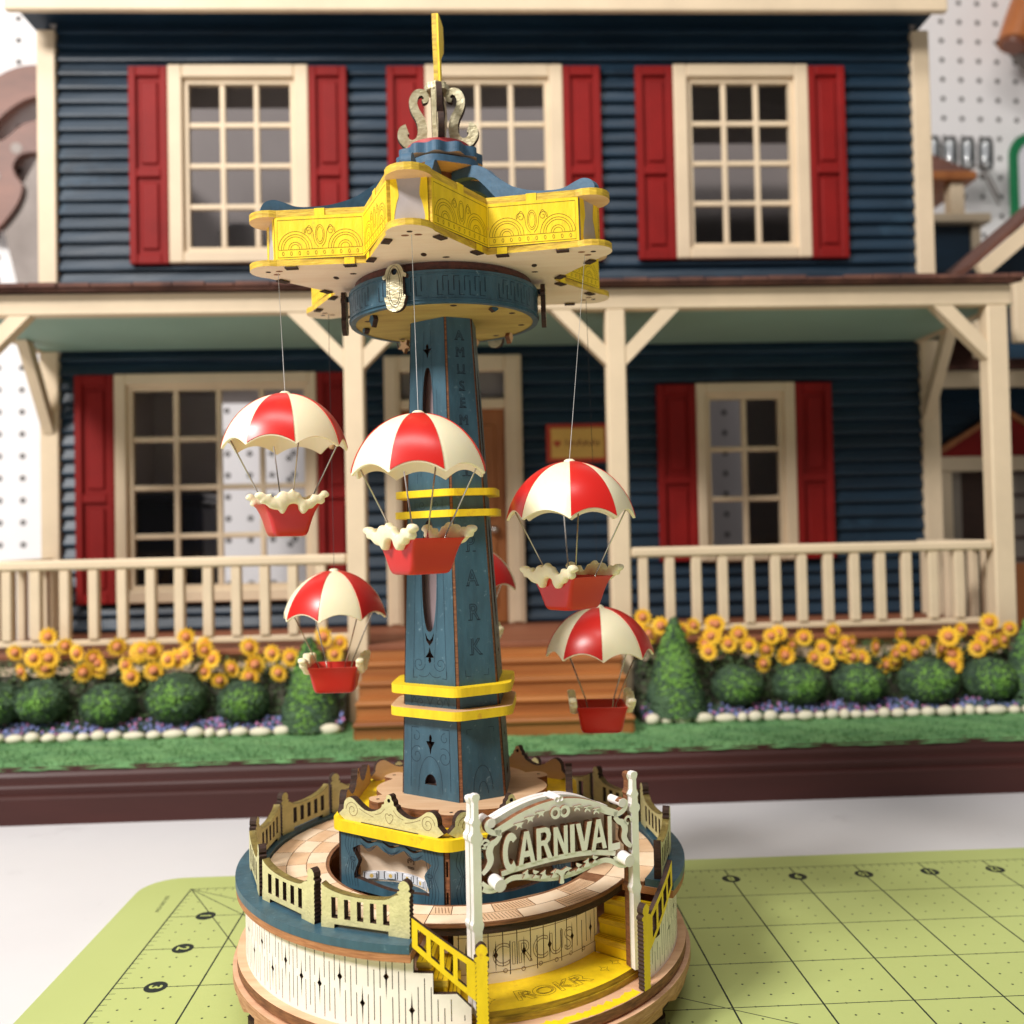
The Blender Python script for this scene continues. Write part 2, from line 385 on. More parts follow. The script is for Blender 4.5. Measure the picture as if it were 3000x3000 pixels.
    def ribbon(self, path, width, mp, w, mi=0, closed=False):
        path = [p for i, p in enumerate(path) if i == 0 or hypot(p[0] - path[i - 1][0], p[1] - path[i - 1][1]) > 1e-6]
        n = len(path)
        if n < 2: return self
        vs = []
        for i, p in enumerate(path):
            a = path[(i - 1) % n] if closed else path[max(0, i - 1)]; b = path[(i + 1) % n] if closed else path[min(n - 1, i + 1)]
            dx, dy = b[0] - a[0], b[1] - a[1]; d = hypot(dx, dy) or 1
            vs.append(mp(p[0] - dy / d * width / 2, p[1] + dx / d * width / 2, w)); vs.append(mp(p[0] + dy / d * width / 2, p[1] - dx / d * width / 2, w))
        fs = [(2 * i, 2 * i + 1, 2 * i + 3, 2 * i + 2) for i in range(n - 1)]
        if closed: fs.append((2 * n - 2, 2 * n - 1, 1, 0))
        return self.add(vs, fs, mi)
    def tube(self, pts, r, seg=8, mi=0, cap=True):
        pts = [Vector(p) for p in pts]; n = len(pts); vs = []; fs = []
        up = Vector((0, 0, 1))
        for i, p in enumerate(pts):
            d = (pts[min(n - 1, i + 1)] - pts[max(0, i - 1)]).normalized()
            u = d.cross(up)
            if u.length < 1e-4: u = d.cross(Vector((1, 0, 0)))
            u.normalize(); w = u.cross(d)
            rr = r[i] if isinstance(r, (list, tuple)) else r
            for k in range(seg):
                a = 2 * pi * k / seg; vs.append(p + (u * cos(a) + w * sin(a)) * rr)
        for i in range(n - 1):
            for k in range(seg):
                fs.append((i * seg + k, i * seg + (k + 1) % seg, (i + 1) * seg + (k + 1) % seg, (i + 1) * seg + k))
        if cap: fs.append(list(range(seg))); fs.append([(n - 1) * seg + k for k in range(seg)][::-1])
        return self.add(vs, fs, mi)
    def lathe(self, prof, seg=32, mi=0, c=(0, 0), mp=None, a0=0, a1=360):
        vs = []; fs = []; full = abs(a1 - a0) >= 360; m = seg if full else seg + 1; n = len(prof)
        for k in range(m):
            a = radians(a0 + (a1 - a0) * k / seg)
            for r, z in prof:
                p = (c[0] + r * cos(a), c[1] + r * sin(a), z); vs.append(mp(*p) if mp else p)
        for k in range(seg):
            k2 = (k + 1) % m
            for i in range(n - 1): fs.append((k * n + i, k2 * n + i, k2 * n + i + 1, k * n + i + 1))
        return self.add(vs, fs, mi)
    def build(self, name, mats, parent=None, leaning=False, smooth=False, auto=None):
        me = bpy.data.meshes.new(name)
        vs = [lean(p) for p in self.v] if leaning else self.v
        me.from_pydata([(p[0] * S, p[1] * S, p[2] * S) for p in vs], [], self.f)
        for m in (mats if isinstance(mats, (list, tuple)) else [mats]): me.materials.append(m)
        me.polygons.foreach_set('material_index', self.m)
        me.update()
        if smooth:
            me.polygons.foreach_set('use_smooth', [True] * len(me.polygons))
            if auto:
                bm = bmesh.new(); bm.from_mesh(me); bmesh.ops.remove_doubles(bm, verts=bm.verts, dist=1e-7)
                bmesh.ops.recalc_face_normals(bm, faces=bm.faces)
                for e in bm.edges:
                    if len(e.link_faces) == 2 and e.calc_face_angle(0) > radians(auto): e.smooth = False
                bm.to_mesh(me); bm.free()
        else:
            bm = bmesh.new(); bm.from_mesh(me); bmesh.ops.recalc_face_normals(bm, faces=bm.faces); bm.to_mesh(me); bm.free()
        o = bpy.data.objects.new(name, me); col.objects.link(o)
        if parent: o.parent = parent
        return o

def thing(name, label, cat, loc=(0, 0, 0), rz=0.0, group=None):
    o = bpy.data.objects.new(name, None); col.objects.link(o)
    o.location = Vector(loc) * S; o.rotation_euler = (0, 0, rz); o.empty_display_size = 0.01
    o['label'] = label; o['category'] = cat
    if group: o['group'] = group
    return o
def tag(o, label, cat, group=None):
    o['label'] = label; o['category'] = cat
    if group: o['group'] = group
    return o
def dup(src, parent, rz=0.0, loc=(0, 0, 0), name=None):
    c = src.copy(); col.objects.link(c); c.parent = parent
    c.rotation_euler = (0, 0, rz); c.location = Vector(loc) * S
    if name: c.name = name
    for ch in src.children:
        k = ch.copy(); col.objects.link(k); k.parent = c
    return c

def text_shape(s, size=1.0, sx=1.0, bold=0.0):
    """filled triangles and outline loops of a word, centred, in 2D"""
    cu = bpy.data.curves.new('t', 'FONT'); cu.body = s; cu.size = size; cu.align_x = 'CENTER'; cu.offset = bold; cu.resolution_u = 4
    ob = bpy.data.objects.new('t', cu); col.objects.link(ob)
    dg = bpy.context.evaluated_depsgraph_get()
    me = bpy.data.meshes.new_from_object(ob.evaluated_get(dg))
    bpy.data.objects.remove(ob); bpy.data.curves.remove(cu)
    bm = bmesh.new(); bm.from_mesh(me); bmesh.ops.remove_doubles(bm, verts=bm.verts, dist=1e-5)
    vs = [(v.co.x * sx, v.co.y) for v in bm.verts]; bm.verts.index_update()
    fs = [[v.index for v in f.verts] for f in bm.faces]
    nxt = {}
    for e in bm.edges:
        if len(e.link_faces) == 1: nxt.setdefault(e.verts[0].index, []).append(e.verts[1].index); nxt.setdefault(e.verts[1].index, []).append(e.verts[0].index)
    loops = []; seen = set()
    for a in nxt:
        if a in seen: continue
        lp = [a]; seen.add(a); cur = a
        while True:
            q = [x for x in nxt[cur] if x not in seen]
            if not q: break
            cur = q[0]; lp.append(cur); seen.add(cur)
        loops.append([vs[i] for i in lp])
    bm.free(); bpy.data.meshes.remove(me)
    return vs, fs, loops

def pol(r, th, z=0.0):
    """point at radius r, angle th (degrees) measured from the side facing the camera towards the right"""
    a = radians(th); return Vector((r * sin(a), -r * cos(a), z))

# ================================================================== the table and the cutting mat
IN = 2.54
table = MB().bbox(-160, 170, -120, 96, -4.2, -0.2, 0.3).build('tabletop', [TABLE])
table['kind'] = 'structure'; table['label'] = 'plain white tabletop under the mat and the dollhouse'

mat_yaw = 0.041
_c, _s = cos(mat_yaw), sin(mat_yaw)
def mat_pt(u, v):
    dx, dy = (u - 4.309) * IN, (14.006 - v) * IN
    return (_c * dx - _s * dy + 1.68, _s * dx + _c * dy - 27.8)
mc = mat_pt(0, 0)
cutting_mat = thing('cutting_mat', 'light green self-healing cutting mat with printed inch grid under the tower', 'cutting mat', (mc[0], mc[1], 0), mat_yaw)
# outline in inches from the printed corner; rounded far left corner
def rrect(x0, x1, y0, y1, r, n=8):
    return (arc(x1 - r, y1 - r, r, 0, 90, n) + arc(x0 + r, y1 - r, r, 90, 180, n) + arc(x0 + r, y0 + r, r, 180, 270, n) + arc(x1 - r, y0 + r, r, 270, 360, n))
b = MB(); b.plate([(x * IN, y * IN) for x, y in rrect(-0.78, 17.8, -11.8, 0.48, 0.55)], (), -0.19, 0.0, None, 0, 0, 0)
b.build('mat_sheet', [MATG], cutting_mat)
def mat_number(txt, u, v, rot, lift=0.004):
    ca, sa = cos(rot), sin(rot)
    mpf = lambda x, y, w: (u * IN + x * ca - y * sa, -v * IN + x * sa + y * ca, w)
    m = MB(); cc = [mpf(p[0], p[1], lift) for p in circle(0, 0, 0.34, 28)]
    m.add(cc, [list(range(len(cc)))], 0)
    vs, fs, lp = text_shape(txt, 0.52, 0.95 if len(txt) == 1 else 0.72, 0.015)
    m.add([mpf(x, y - 0.18, lift + 0.003) for x, y in vs], fs, 1)
    m.build('printed_number', [MAT_INK, MAT_NUM], cutting_mat)
for k in range(1, 5): mat_number(str(k), 0.5, k, -pi / 2)
for k in range(1, 17): mat_number(str(k), k, 0.37, pi)
vs, fs, lp = text_shape('45°', 0.42, 0.8)
MB().add([(1.62 * IN + (x * cos(-2.2) - y * sin(-2.2)), -1.78 * IN + (x * sin(-2.2) + y * cos(-2.2)), 0.004) for x, y in vs], fs).build('printed_angle', [MAT_INK], cutting_mat)
vs, fs, lp = text_shape('INCH GRID SIDE', 0.2, 1.0)
MB().add([(-0.22 * IN + (x * cos(1.62) - y * sin(1.62)), -0.52 * IN + (x * sin(1.62) + y * cos(1.62)), 0.004) for x, y in vs], fs).build('printed_caption', [MAT_INK], cutting_mat)

# ================================================================== the parachute tower (one wooden kit, glued together)
tower = thing('parachute_tower', 'painted wooden carnival parachute ride model standing on the green mat', 'model ride')
def flat(z):            # plan outlines (x, y) laid flat at height z
    return lambda u, v, w: (u, v, z + w)
def sector(r0, r1, a0, a1, step=2.0):
    n = max(2, int(abs(a1 - a0) / step))
    A = [pol(r1, a0 + (a1 - a0) * i / n) for i in range(n + 1)]; B = [pol(r0, a1 + (a0 - a1) * i / n) for i in range(n + 1)]
    return [(p.x, p.y) for p in A] + [(p.x, p.y) for p in B]
def ring_outline(r, n=120): return [(p.x, p.y) for p in (pol(r, 360 * i / n) for i in range(n))]

# --- plates under the wall
MB().plate(ring_outline(6.5), (), 0, 0.26, flat(1.38), 0, 0, 1).build('base_plate', [PLATE, BROWN], tower)
def notched(r, dr, cuts, n=240):
    out = []
    for i in range(n):
        th = 360 * i / n
        rr = r
        for a, h in cuts:
            d = (th - a + 180) % 360 - 180
            if abs(d) < h: rr = r - dr
        p = pol(rr, th); out.append((p.x, p.y))
    return out
cuts = [(a, 4.0) for a in (-100, -70, -28, 12, 44, 80, 110, 150, 200, 230)]
MB().plate(ring_outline(6.62), (), 0, 0.26, flat(1.06), 0, 0, 1).build('base_plate', [PLATE, EDGE_L], tower)
MB().plate(ring_outline(6.35), (), 0, 0.06, flat(1.32), 1, 1, 1).build('spacer_plate', [PLATE, BURNT], tower)
MB().plate(notched(6.52, 0.14, [(a + 14, 3) for a, h in cuts]), (), 0, 0.26, flat(0.74), 0, 0, 1).build('base_plate', [PLATE, EDGE_L], tower)
MB().plate(ring_outline(6.2), (), 0, 0.3, flat(0.42), 0, 0, 1).build('base_plate', [PLATE, BURNT], tower)
for a in (-122, -62, -2, 58, 118, 178):
    p = pol(6.0, a)
    MB().lathe([(0, 0.0), (0.36, 0.0), (0.36, 0.42), (0, 0.42)], 20, 0, (p.x, p.y)).build('foot', [BURNT], tower)
# --- yellow brush streak left on the base plate in front of the stairs
st = []
for i in range(41):
    th = 12 + 34 * i / 40; st.append((6.49 - 0.05 * rnd.random(), th))
bt = [(6.12 + 0.16 * rnd.random(), 46 - 34 * i / 40) for i in range(41)]
pts = [(pol(r, t).x, pol(r, t).y) for r, t in st + bt]
MB().plate(pts, (), 0, 0.003, flat(1.643), 0, 0, 0).build('paint_streak', [YELLOW], tower)

# --- white slotted wall around the drum, stepped down at the two stair flights
RW = 6.26; A0, A1 = 50.2, 364.6           # open between A1-360 and A0
def cyl(r):                                # u = arc length from angle 27 degrees, v = height, w = outwards
    return lambda u, v, w: pol(r + w, 27 + math.degrees(u / r), v)
def ang_u(th, r=RW): return radians(th - 27) * r
ua, ub = ang_u(A0), ang_u(A1)
def wall_top_profile():
    # heights along the top edge, from the right flight round the back to the left flight
    L = [(ang_u(50.2), 1.64), (ang_u(50.2), 2.22), (ang_u(53.4), 2.54), (ang_u(58.6), 2.54), (ang_u(58.6), 3.03), (ang_u(62.6), 3.03), (ang_u(62.6), 3.37)]
    Rr = [(ang_u(352.4), 3.37), (ang_u(352.4), 3.05), (ang_u(356.6), 3.05), (ang_u(356.6), 2.57), (ang_u(361.6), 2.57), (ang_u(364.6), 2.24), (ang_u(364.6), 1.64)]
    return L + Rr
def top_at(u):
    P = wall_top_profile(); z = 3.37
    th = 27 + math.degrees(u / RW)
    if th < 53.4: return 2.2
    if th < 58.6: return 2.54
    if th < 62.6: return 3.03
    if th > 361.6: return 2.2
    if th > 356.6: return 2.57
    if th > 352.4: return 3.05
    return z
def star4(cx, cy, a, b2):
    k = 0.026
    return [(cx, cy + b2), (cx + k, cy + 0.05), (cx + a, cy), (cx + k, cy - 0.05), (cx, cy - b2), (cx - k, cy - 0.05), (cx - a, cy), (cx - k, cy + 0.05)]
holes = []; pitch = 0.1535; k = 0; u = ua + 0.12
stars = {0: 2.72, 4: 2.60, 8: 2.50, 12: 2.22, 16: 2.62, 20: 2.78, 24: 2.86}
hw = 0.011
while u < ub - 0.1:
    t = min(top_at(u - 0.03), top_at(u + 0.03))
    kk = int(round((ub - 0.62 - u) / pitch))      # counted from the left flight, as seen
    if kk % 2 == 0:
        if t > 3.2:
            holes.append([(u - hw, 2.64), (u + hw, 2.64), (u + hw, t - 0.10), (u - hw, t - 0.10)])
            holes.append([(u - hw, 1.72), (u + hw, 1.72), (u + hw, 2.46), (u - hw, 2.46)])
        else:
            holes.append([(u - hw, 1.72), (u + hw, 1.72), (u + hw, t - 0.32), (u - hw, t - 0.32)])
    else:
        if t > 3.2 and kk % 4 == 1:
            zc = 2.55 + 0.28 * sin(kk * 0.9) + 0.1 * sin(kk * 2.3)
            holes.append([(u, zc + 0.42), (u + 0.022, zc + 0.07), (u + 0.072, zc), (u + 0.022, zc - 0.07), (u, zc - 0.55), (u - 0.022, zc - 0.07), (u - 0.072, zc), (u - 0.022, zc + 0.07)])
        elif t > 3.2:
            holes.append([(u - hw, 1.88), (u + hw, 1.88), (u + hw, 3.06), (u - hw, 3.06)])
        else:
            holes.append([(u - hw, 1.95), (u + hw, 1.95), (u + hw, t - 0.12), (u - hw, t - 0.12)])
    u += pitch
# cut into panels so that each is one bent sheet of ply
prof = wall_top_profile()
cutsu = [ua, ang_u(110), ang_u(170), ang_u(230), ang_u(290), ub]
for i in range(5):
    c0, c1 = cutsu[i], cutsu[i + 1]
    if i == 0: out = [p for p in prof[:7]] + [(c1 - 0.004, 3.37), (c1 - 0.004, 1.64)]
    elif i == 4: out = [(c0 + 0.004, 1.64), (c0 + 0.004, 3.37)] + prof[7:]
    else: out = [(c0 + 0.004, 1.64), (c0 + 0.004, 3.37), (c1 - 0.004, 3.37), (c1 - 0.004, 1.64)]
    hs = [h for h in holes if c0 + 0.04 < min(p[0] for p in h) and max(p[0] for p in h) < c1 - 0.04]
    MB().plate(out, hs, -0.12, 0.0, cyl(RW), 0, 2, 1, step=0.22).build('wall_panel', [WHITEP, BURNT, NATURAL], tower)

# --- deck: ply ring under the blue rim, blue rim, checkered tile walk
OP0, OP1 = -7.6, 62.0           # the stair well
MB().plate(sector(4.0, 6.5, OP1, OP0 + 360), (), 0, 0.2, flat(3.38), 0, 0, 1).build('deck_underlay', [PLATE, EDGE_O], tower)
MB().plate(sector(4.0, 5.06, OP0, OP1), (), 0, 0.2, flat(3.38), 0, 0, 1).build('deck_underlay', [PLATE, BURNT], tower)
MB().plate(sector(5.72, 6.52, OP1 + 0.2, OP0 + 359.8), (), 0, 0.2, flat(3.582), 0, 0, 0).build('deck_rim', [BLUE], tower)
deck = MB().plate(sector(3.92, 5.7, OP1, OP0 + 360), (), 0, 0.09, flat(3.582), 0, 0, 1).build('deck_walk', [TILE_LINE, BROWN], tower)
deck2 = MB().plate(sector(3.92, 5.1, OP0, OP1), (), 0, 0.09, flat(3.582), 0, 0, 1).build('deck_walk', [TILE_LINE, BROWN], tower)
rows = [(4.02, 4.56), (4.58, 5.12), (5.14, 5.68)]
for ri, (r0, r1) in enumerate(rows):
    for k in range(24):
        a = OP1 + (OP0 + 360 - OP1) * k / 24; a2 = OP1 + (OP0 + 360 - OP1) * (k + 1) / 24
        MB().plate(sector(r0, r1, a + 0.12, a2 - 0.12, 3), (), 0, 0.02, flat(3.672), 0, 0, 1).build('tile', [TILE_A if (k + ri) % 2 else TILE_B, TILE_LINE], deck)
# front apron of the walk: hatched flagstones
sets = [(4.05, 4.55), (4.57, 5.08)]
for ri, (r0, r1) in enumerate(sets):
    n = 5
    for k in range(n):
        off = (0.5 if ri else 0)
        a = max(OP0, OP0 + (OP1 - OP0) * (k - 0.5 + off) / n); a2 = min(OP1, OP0 + (OP1 - OP0) * (k + 0.5 + off) / n)
        q = MB().plate(sector(r0, r1, a + 0.15, a2 - 0.15, 2), (), 0, 0.02, flat(3.672), 0, 0, 1)
        q.build('tile', [TILE_A if (k + ri) % 2 else TILE_B, TILE_LINE], deck2)
        if (k + ri) % 2 == 0:
            hm = MB()
            t = a + 1.0
            while t < a2 - 0.8:
                hm.ribbon([(pol(r0 + 0.07, t).x, pol(r0 + 0.07, t).y), (pol(r1 - 0.07, t + 0.9).x, pol(r1 - 0.07, t + 0.9).y)], 0.018, flat(3.6955), 0)
                t += 1.1
            hm.build('tile_hatching', [INK_W], deck2)

# --- stair well: inner plank wall, landing, two flights
RI = 4.62
out = [(ang_u(0, RI), 1.9), (ang_u(54, RI), 1.9), (ang_u(54, RI), 3.36), (ang_u(0, RI), 3.36)]
holes = []
u0 = ang_u(1.5, RI); k = 0
while u0 < ang_u(52.5, RI):
    h = 0.012
    if k % 2 == 0: holes.append([(u0 - h, 2.34), (u0 + h, 2.34), (u0 + h, 3.28), (u0 - h, 3.28)])
    elif k % 4 == 1: holes.append([(u0, 3.02), (u0 + 0.02, 2.72), (u0 + 0.062, 2.64), (u0 + 0.02, 2.56), (u0, 2.2), (u0 - 0.02, 2.56), (u0 - 0.062, 2.64), (u0 - 0.02, 2.72)])
    else: holes.append([(u0 - h, 2.12), (u0 + h, 2.12), (u0 + h, 2.95), (u0 - h, 2.95)])
    u0 += 0.186; k += 1
inner = MB().plate(out, holes, -0.12, 0.0, cyl(RI), 0, 2, 1, step=0.2).build('stairwell_wall', [WHITEP, BURNT, NATURAL], tower)
MB().plate([(p[0], p[1]) for p in sector(RI - 0.3, RI - 0.22, -2, 56)], (), 0, 1.5, flat(1.88), 0, 0, 0).build('stairwell_backing', [BURNT], tower)
vs, fs, loops = text_shape('CIRCUS', 0.80, 0.86, 0.0)
e = MB()
for lp in loops: e.ribbon([(x - 0.05, y + 2.36) for x, y in resample(lp, 0.08)], 0.016, cyl(RI), 0.005, 0, True)
e.ribbon(resample([(ang_u(1, RI), 3.12), (ang_u(53, RI), 3.12)], 0.1, False), 0.012, cyl(RI), 0.005)
e.ribbon(resample([(ang_u(1, RI), 2.22), (ang_u(53, RI), 2.22)], 0.1, False), 0.012, cyl(RI), 0.005)
for j in range(7): e.ribbon(circle(ang_u(10 + j * 6, RI), 2.2 + 0.03 * (j % 2), 0.05, 12), 0.014, cyl(RI), 0.007, 0, True)
e.build('circus_lettering', [INK_W], inner)
for a in (8, 29, 46):    # deck tabs showing under the walk
    MB().plate([(ang_u(a, RI), 3.2), (ang_u(a + 4.2, RI), 3.2), (ang_u(a + 4.2, RI), 3.362), (ang_u(a, RI), 3.362)], (), 0.0, 0.03, cyl(RI), 0, 0, 1, step=0.1).build('deck_tab', [PLATE, BURNT], inner)
# landing: two yellow layers
landing = MB().plate(sector(RI - 0.05, 5.94, 2.2, 51.8), (), 0, 0.15, flat(1.802), 0, 0, 1).build('landing', [YELLOW, OLIVE], tower)
MB().plate(sector(RI - 0.05, 5.97, 2.2, 51.8), (), 0, 0.155, flat(1.643), 0, 0, 1).build('landing_layer', [OLIVE, OLIVE], tower)
vs, fs, loops = text_shape('ROKR', 0.66, 1.15, 0.012)
e = MB()
def land(u, v, w):     # lettering bent round the landing, reading from outside
    p = pol(4.92 + 0.0 - (v - 0.22), 27 + math.degrees(u / 5.2)); return (p.x, p.y, 1.9525 + w)
def land2(u, v, w):
    p = pol(5.62 - v, 27 + math.degrees(u / 5.3)); return (p.x, p.y, 1.9525 + w)
for lp in loops: e.ribbon([(x, y) for x, y in resample(lp, 0.08)], 0.014, land2, 0.004, 0, True)
vs, fs, loops2 = text_shape('ROKR', 0.46, 1.42, -0.012)
for lp in loops2: e.ribbon([(x, y + 0.07) for x, y in resample(lp, 0.08)], 0.012, land2, 0.004, 0, True)
for sx in (-2.1, -1.62, 1.62, 2.08):
    e.ribbon([(sx, 0.38), (sx + 0.03, 0.26), (sx + 0.14, 0.2), (sx + 0.03, 0.14), (sx, 0.02), (sx - 0.03, 0.14), (sx - 0.14, 0.2), (sx - 0.03, 0.26)], 0.016, land2, 0.004, 0, True)
e.build('landing_lettering', [INK_Y], landing)
def step_block(a0, a1, z, nm='stair_step'):
    o = MB().plate(sector(RI + 0.02, 6.05, a0, a1, 1), (), 0, 0.14, flat(z - 0.14), 0, 0, 1).build(nm, [YELLOW, YEDGE], tower)
    q = MB()
    for t in (0.33, 0.66):
        a = a0 + (a1 - a0) * t
        q.ribbon([(pol(RI + 0.05, a).x, pol(RI + 0.05, a).y), (pol(6.0, a).x, pol(6.0, a).y)], 0.015, flat(z + 0.003), 0)
    q.build('plank_line', [INK_Y], o)
    MB().plate(sector(RI + 0.03, 6.03, a0 + 0.3, a1 - 0.3, 1), (), 0, z - 0.14 - 1.95, flat(1.953), 0, 0, 0).build('riser', [YELLOW], o)
# left flight climbs to the left, right flight to the right
step_block(-0.5, 2.2, 2.36); step_block(-4.0, -0.5, 2.78); step_block(-7.4, -4.0, 3.2)
step_block(51.8, 54.6, 2.36); step_block(54.6, 58.2, 2.78); step_block(58.2, 61.8, 3.2)

# --- railing panels round the rim
def fence_panel():
    # local u along the panel, v height above the rim, w outwards
    W = 2 * 6.06 * sin(radians(12.08))
    h = W / 2
    top = [(-h + 0.12, 1.04), (-h + 0.3, 0.93), (-h * 0.45, 0.83), (0, 0.79), (h * 0.45, 0.83), (h - 0.46, 0.95), (h - 0.33, 0.98)]
    top = smooth_loop(top, 3, False)
    post = []
    x0, x1 = h - 0.33, h - 0.07
    # beaded post with a ball finial, on the right end
    right = [(x1, 0.0)]
    nb = 9
    for i in range(nb):
        z = 0.05 + 0.92 * i / nb
        right += [(x1 + 0.0, z), (x1 + 0.022, z + 0.035), (x1, z + 0.08)]
    fin = [(x1 + 0.04, 1.0), (x1 + 0.05, 1.05), (x1 - 0.02, 1.09), (x1 + 0.02, 1.15), (x1, 1.24), (x1 - 0.06, 1.30), ((x0 + x1) / 2, 1.325), (x0 + 0.06, 1.30), (x0, 1.24), (x0 - 0.02, 1.15), (x0 + 0.02, 1.09), (x0 - 0.05, 1.05), (x0 - 0.04, 1.0)]
    outer = [(-h + 0.1, 0.0), (-h + 0.46, 0.0), (-h + 0.46, 0.1), (h - 0.62, 0.1), (h - 0.62, 0.0)] + right + fin + top[::-1]
    outer += [(-h + 0.12, 0.3), (-h + 0.1, 0.22)]
    holes = []
    n = 5; a, b2 = -h + 0.3, h - 0.5
    for i in range(n):
        cx = a + (b2 - a) * (i + 0.5) / n
        zt = 0.70 + 0.10 * ((cx / h) ** 2)
        holes.append([(cx - 0.085, 0.24), (cx + 0.085, 0.24), (cx + 0.085, zt), (cx - 0.085, zt)])
    return outer, holes
fo, fh = fence_panel()
d0 = 6.04 * cos(radians(12.08))
fence_src = None
for k in range(12):
    th = OP0 - 12.1 - 24.2 * k      # panels run from the left flight round the back
    if k == 0:
        m = MB().plate(fo, fh, 0, 0.2, lambda u, v, w: (u, -(d0 - 0.06 + w), 3.782 + v), 0, 0, 1)
        fence_src = m.build('railing_panel', [GOLD, BURNT], tower); o = fence_src
    else:
        o = dup(fence_src, tower)
    o.rotation_euler = (0, 0, radians(th))
# top rail caps catch the brush: a thin dull gold strip on the concave top edge
capm = MB(); h = 6.06 * sin(radians(12.08))
capl = smooth_loop([(-h + 0.14, 1.03), (-h + 0.3, 0.932), (-h * 0.45, 0.832), (0, 0.792), (h * 0.45, 0.832), (h - 0.46, 0.952), (h - 0.34, 0.982)], 4, False)
vsl = []
for (u, v) in capl:
    vsl += [(u, -(d0 - 0.06), 3.782 + v + 0.006), (u, -(d0 + 0.14), 3.782 + v + 0.006)]
capm.add(vsl, [(2 * i, 2 * i + 1, 2 * i + 3, 2 * i + 2) for i in range(len(capl) - 1)], 0)
cap_src = capm.build('rail_top_edge', [DGOLD], fence_src)
for o in [c for c in tower.children if c.name.startswith('railing_panel') and c is not fence_src]:
    c = cap_src.copy(); col.objects.link(c); c.parent = o

# --- yellow handrails with beaded newel posts
def handrail(mirror, base_th):
    """bent sheet following the drum; u along the arc"""
    RH = 6.4
    f = -1 if mirror else 1
    def mp(u, v, w): return pol(RH + w, base_th + f * math.degrees(u / RH), v)
    L = radians(13.6) * RH
    outer = [(0, 3.72), (0.02, 4.42), (0.12, 4.38), (L - 0.14, 3.42), (L - 0.14, 2.52), (L - 0.3, 2.54)]
    outer = [(0, 3.76), (0.0, 4.42), (L - 0.05, 3.34), (L - 0.05, 2.46)]
    holes = []
    def topz(u): return 4.42 + (3.34 - 4.42) * u / (L - 0.05) - 0.16
    def botz(u): return 3.76 + (2.46 - 3.76) * u / (L - 0.05) + 0.15
    n = 4; a = 0.13
    step = (L - 0.2 - a) / n
    for i in range(n):
        u0 = a + step * i; u1 = u0 + step - 0.1
        holes.append([(u0, botz(u0)), (u1, botz(u1)), (u1, topz(u1)), (u0, topz(u0))])
    o = MB().plate(outer, holes, 0, 0.12, mp, 0, 0, 1, step=0.15).build('handrail', [YELLOW, BURNT], tower)
    # newel
    x0, x1 = L - 0.08, L + 0.16
    right = []; left = []
    nb = 17
    for i in range(nb):
        z = 1.68 + 1.72 * i / nb
        right += [(x1, z), (x1 + 0.024, z + 0.05), (x1, z + 0.098)]; left += [(x0, z), (x0 - 0.024, z + 0.05), (x0, z + 0.098)]
    fin = [(x1 + 0.05, 3.44), (x1 + 0.05, 3.50), (x1 - 0.03, 3.54), (x1 + 0.02, 3.62), (x1, 3.72), (x1 - 0.07, 3.79), ((x0 + x1) / 2, 3.81), (x0 + 0.07, 3.79), (x0, 3.72), (x0 - 0.02, 3.62), (x0 + 0.03, 3.54), (x0 - 0.05, 3.50), (x0 - 0.05, 3.44)]
    MB().plate(right + fin + left[::-1], (), -0.02, 0.16, mp, 0, 0, 1).build('newel_post', [YELLOW, BURNT], o)
    return o
handrail(False, -7.2)
handrail(True, 61.4)

# --- the CARNIVAL sign
th_s = 28.0; dist_s = 6.0 * cos(radians(22.2))
def sgn(off=0.0):
    nx, ny = sin(radians(th_s)), -cos(radians(th_s)); tx, ty = cos(radians(th_s)), sin(radians(th_s))
    return lambda u, v, w: (nx * (dist_s + off + w) + tx * u, ny * (dist_s + off + w) + ty * u, v)
sign = MB()
def post_outline(x, zt):
    hwid = 0.105
    R_ = [(x + hwid, 1.98), (x + hwid, 3.9), (x + hwid + 0.03, 3.98), (x + hwid + 0.045, 4.06), (x + hwid + 0.01, 4.14), (x + hwid, 4.3), (x + hwid, 5.95), (x + hwid + 0.05, 6.02), (x + hwid + 0.05, 6.12), (x + hwid - 0.01, 6.2), (x + hwid - 0.02, 6.34), (x + hwid + 0.02, 6.42), (x + hwid - 0.04, 6.52), (x + 0.062, 6.6), (x + 0.058, zt - 0.2), (x + 0.085, zt - 0.15), (x + 0.105, zt - 0.08), (x + 0.085, zt - 0.02), (x, zt)]
    L_ = [(2 * x - p[0], p[1]) for p in R_[::-1][1:]]
    return R_ + L_
sign_root = MB().plate(post_outline(-2.25, 7.1), (), 0.0, 0.16, sgn(), 0, 0, 1).build('sign_post', [SIGNW, SIGNE], tower)
MB().plate(post_outline(2.25, 7.0), (), 0.0, 0.16, sgn(), 0, 0, 1).build('sign_post', [SIGNW, SIGNE], tower)
MB().plate(post_outline(-2.27, 7.02), (), -0.22, -0.02, sgn(), 0, 0, 1).build('sign_post_layer', [SIGNW, SIGNE], tower)
MB().plate(post_outline(2.24, 6.95), (), -0.22, -0.02, sgn(), 0, 0, 1).build('sign_post_layer', [SIGNW, BROWN], tower)
# backing board
backp = smooth_loop([(-1.72, 5.1), (-1.82, 5.5), (-1.76, 5.95), (-1.3, 6.2), (-0.6, 6.42), (0, 6.5), (0.6, 6.42), (1.3, 6.16), (1.78, 5.9), (1.84, 5.45), (1.74, 5.0), (1.1, 4.92), (0, 4.95), (-1.1, 4.98)], 4)
board = MB().plate(backp, (), -0.26, -0.14, sgn(), 0, 0, 1).build('sign_board', [SIGNB, BURNT], tower)
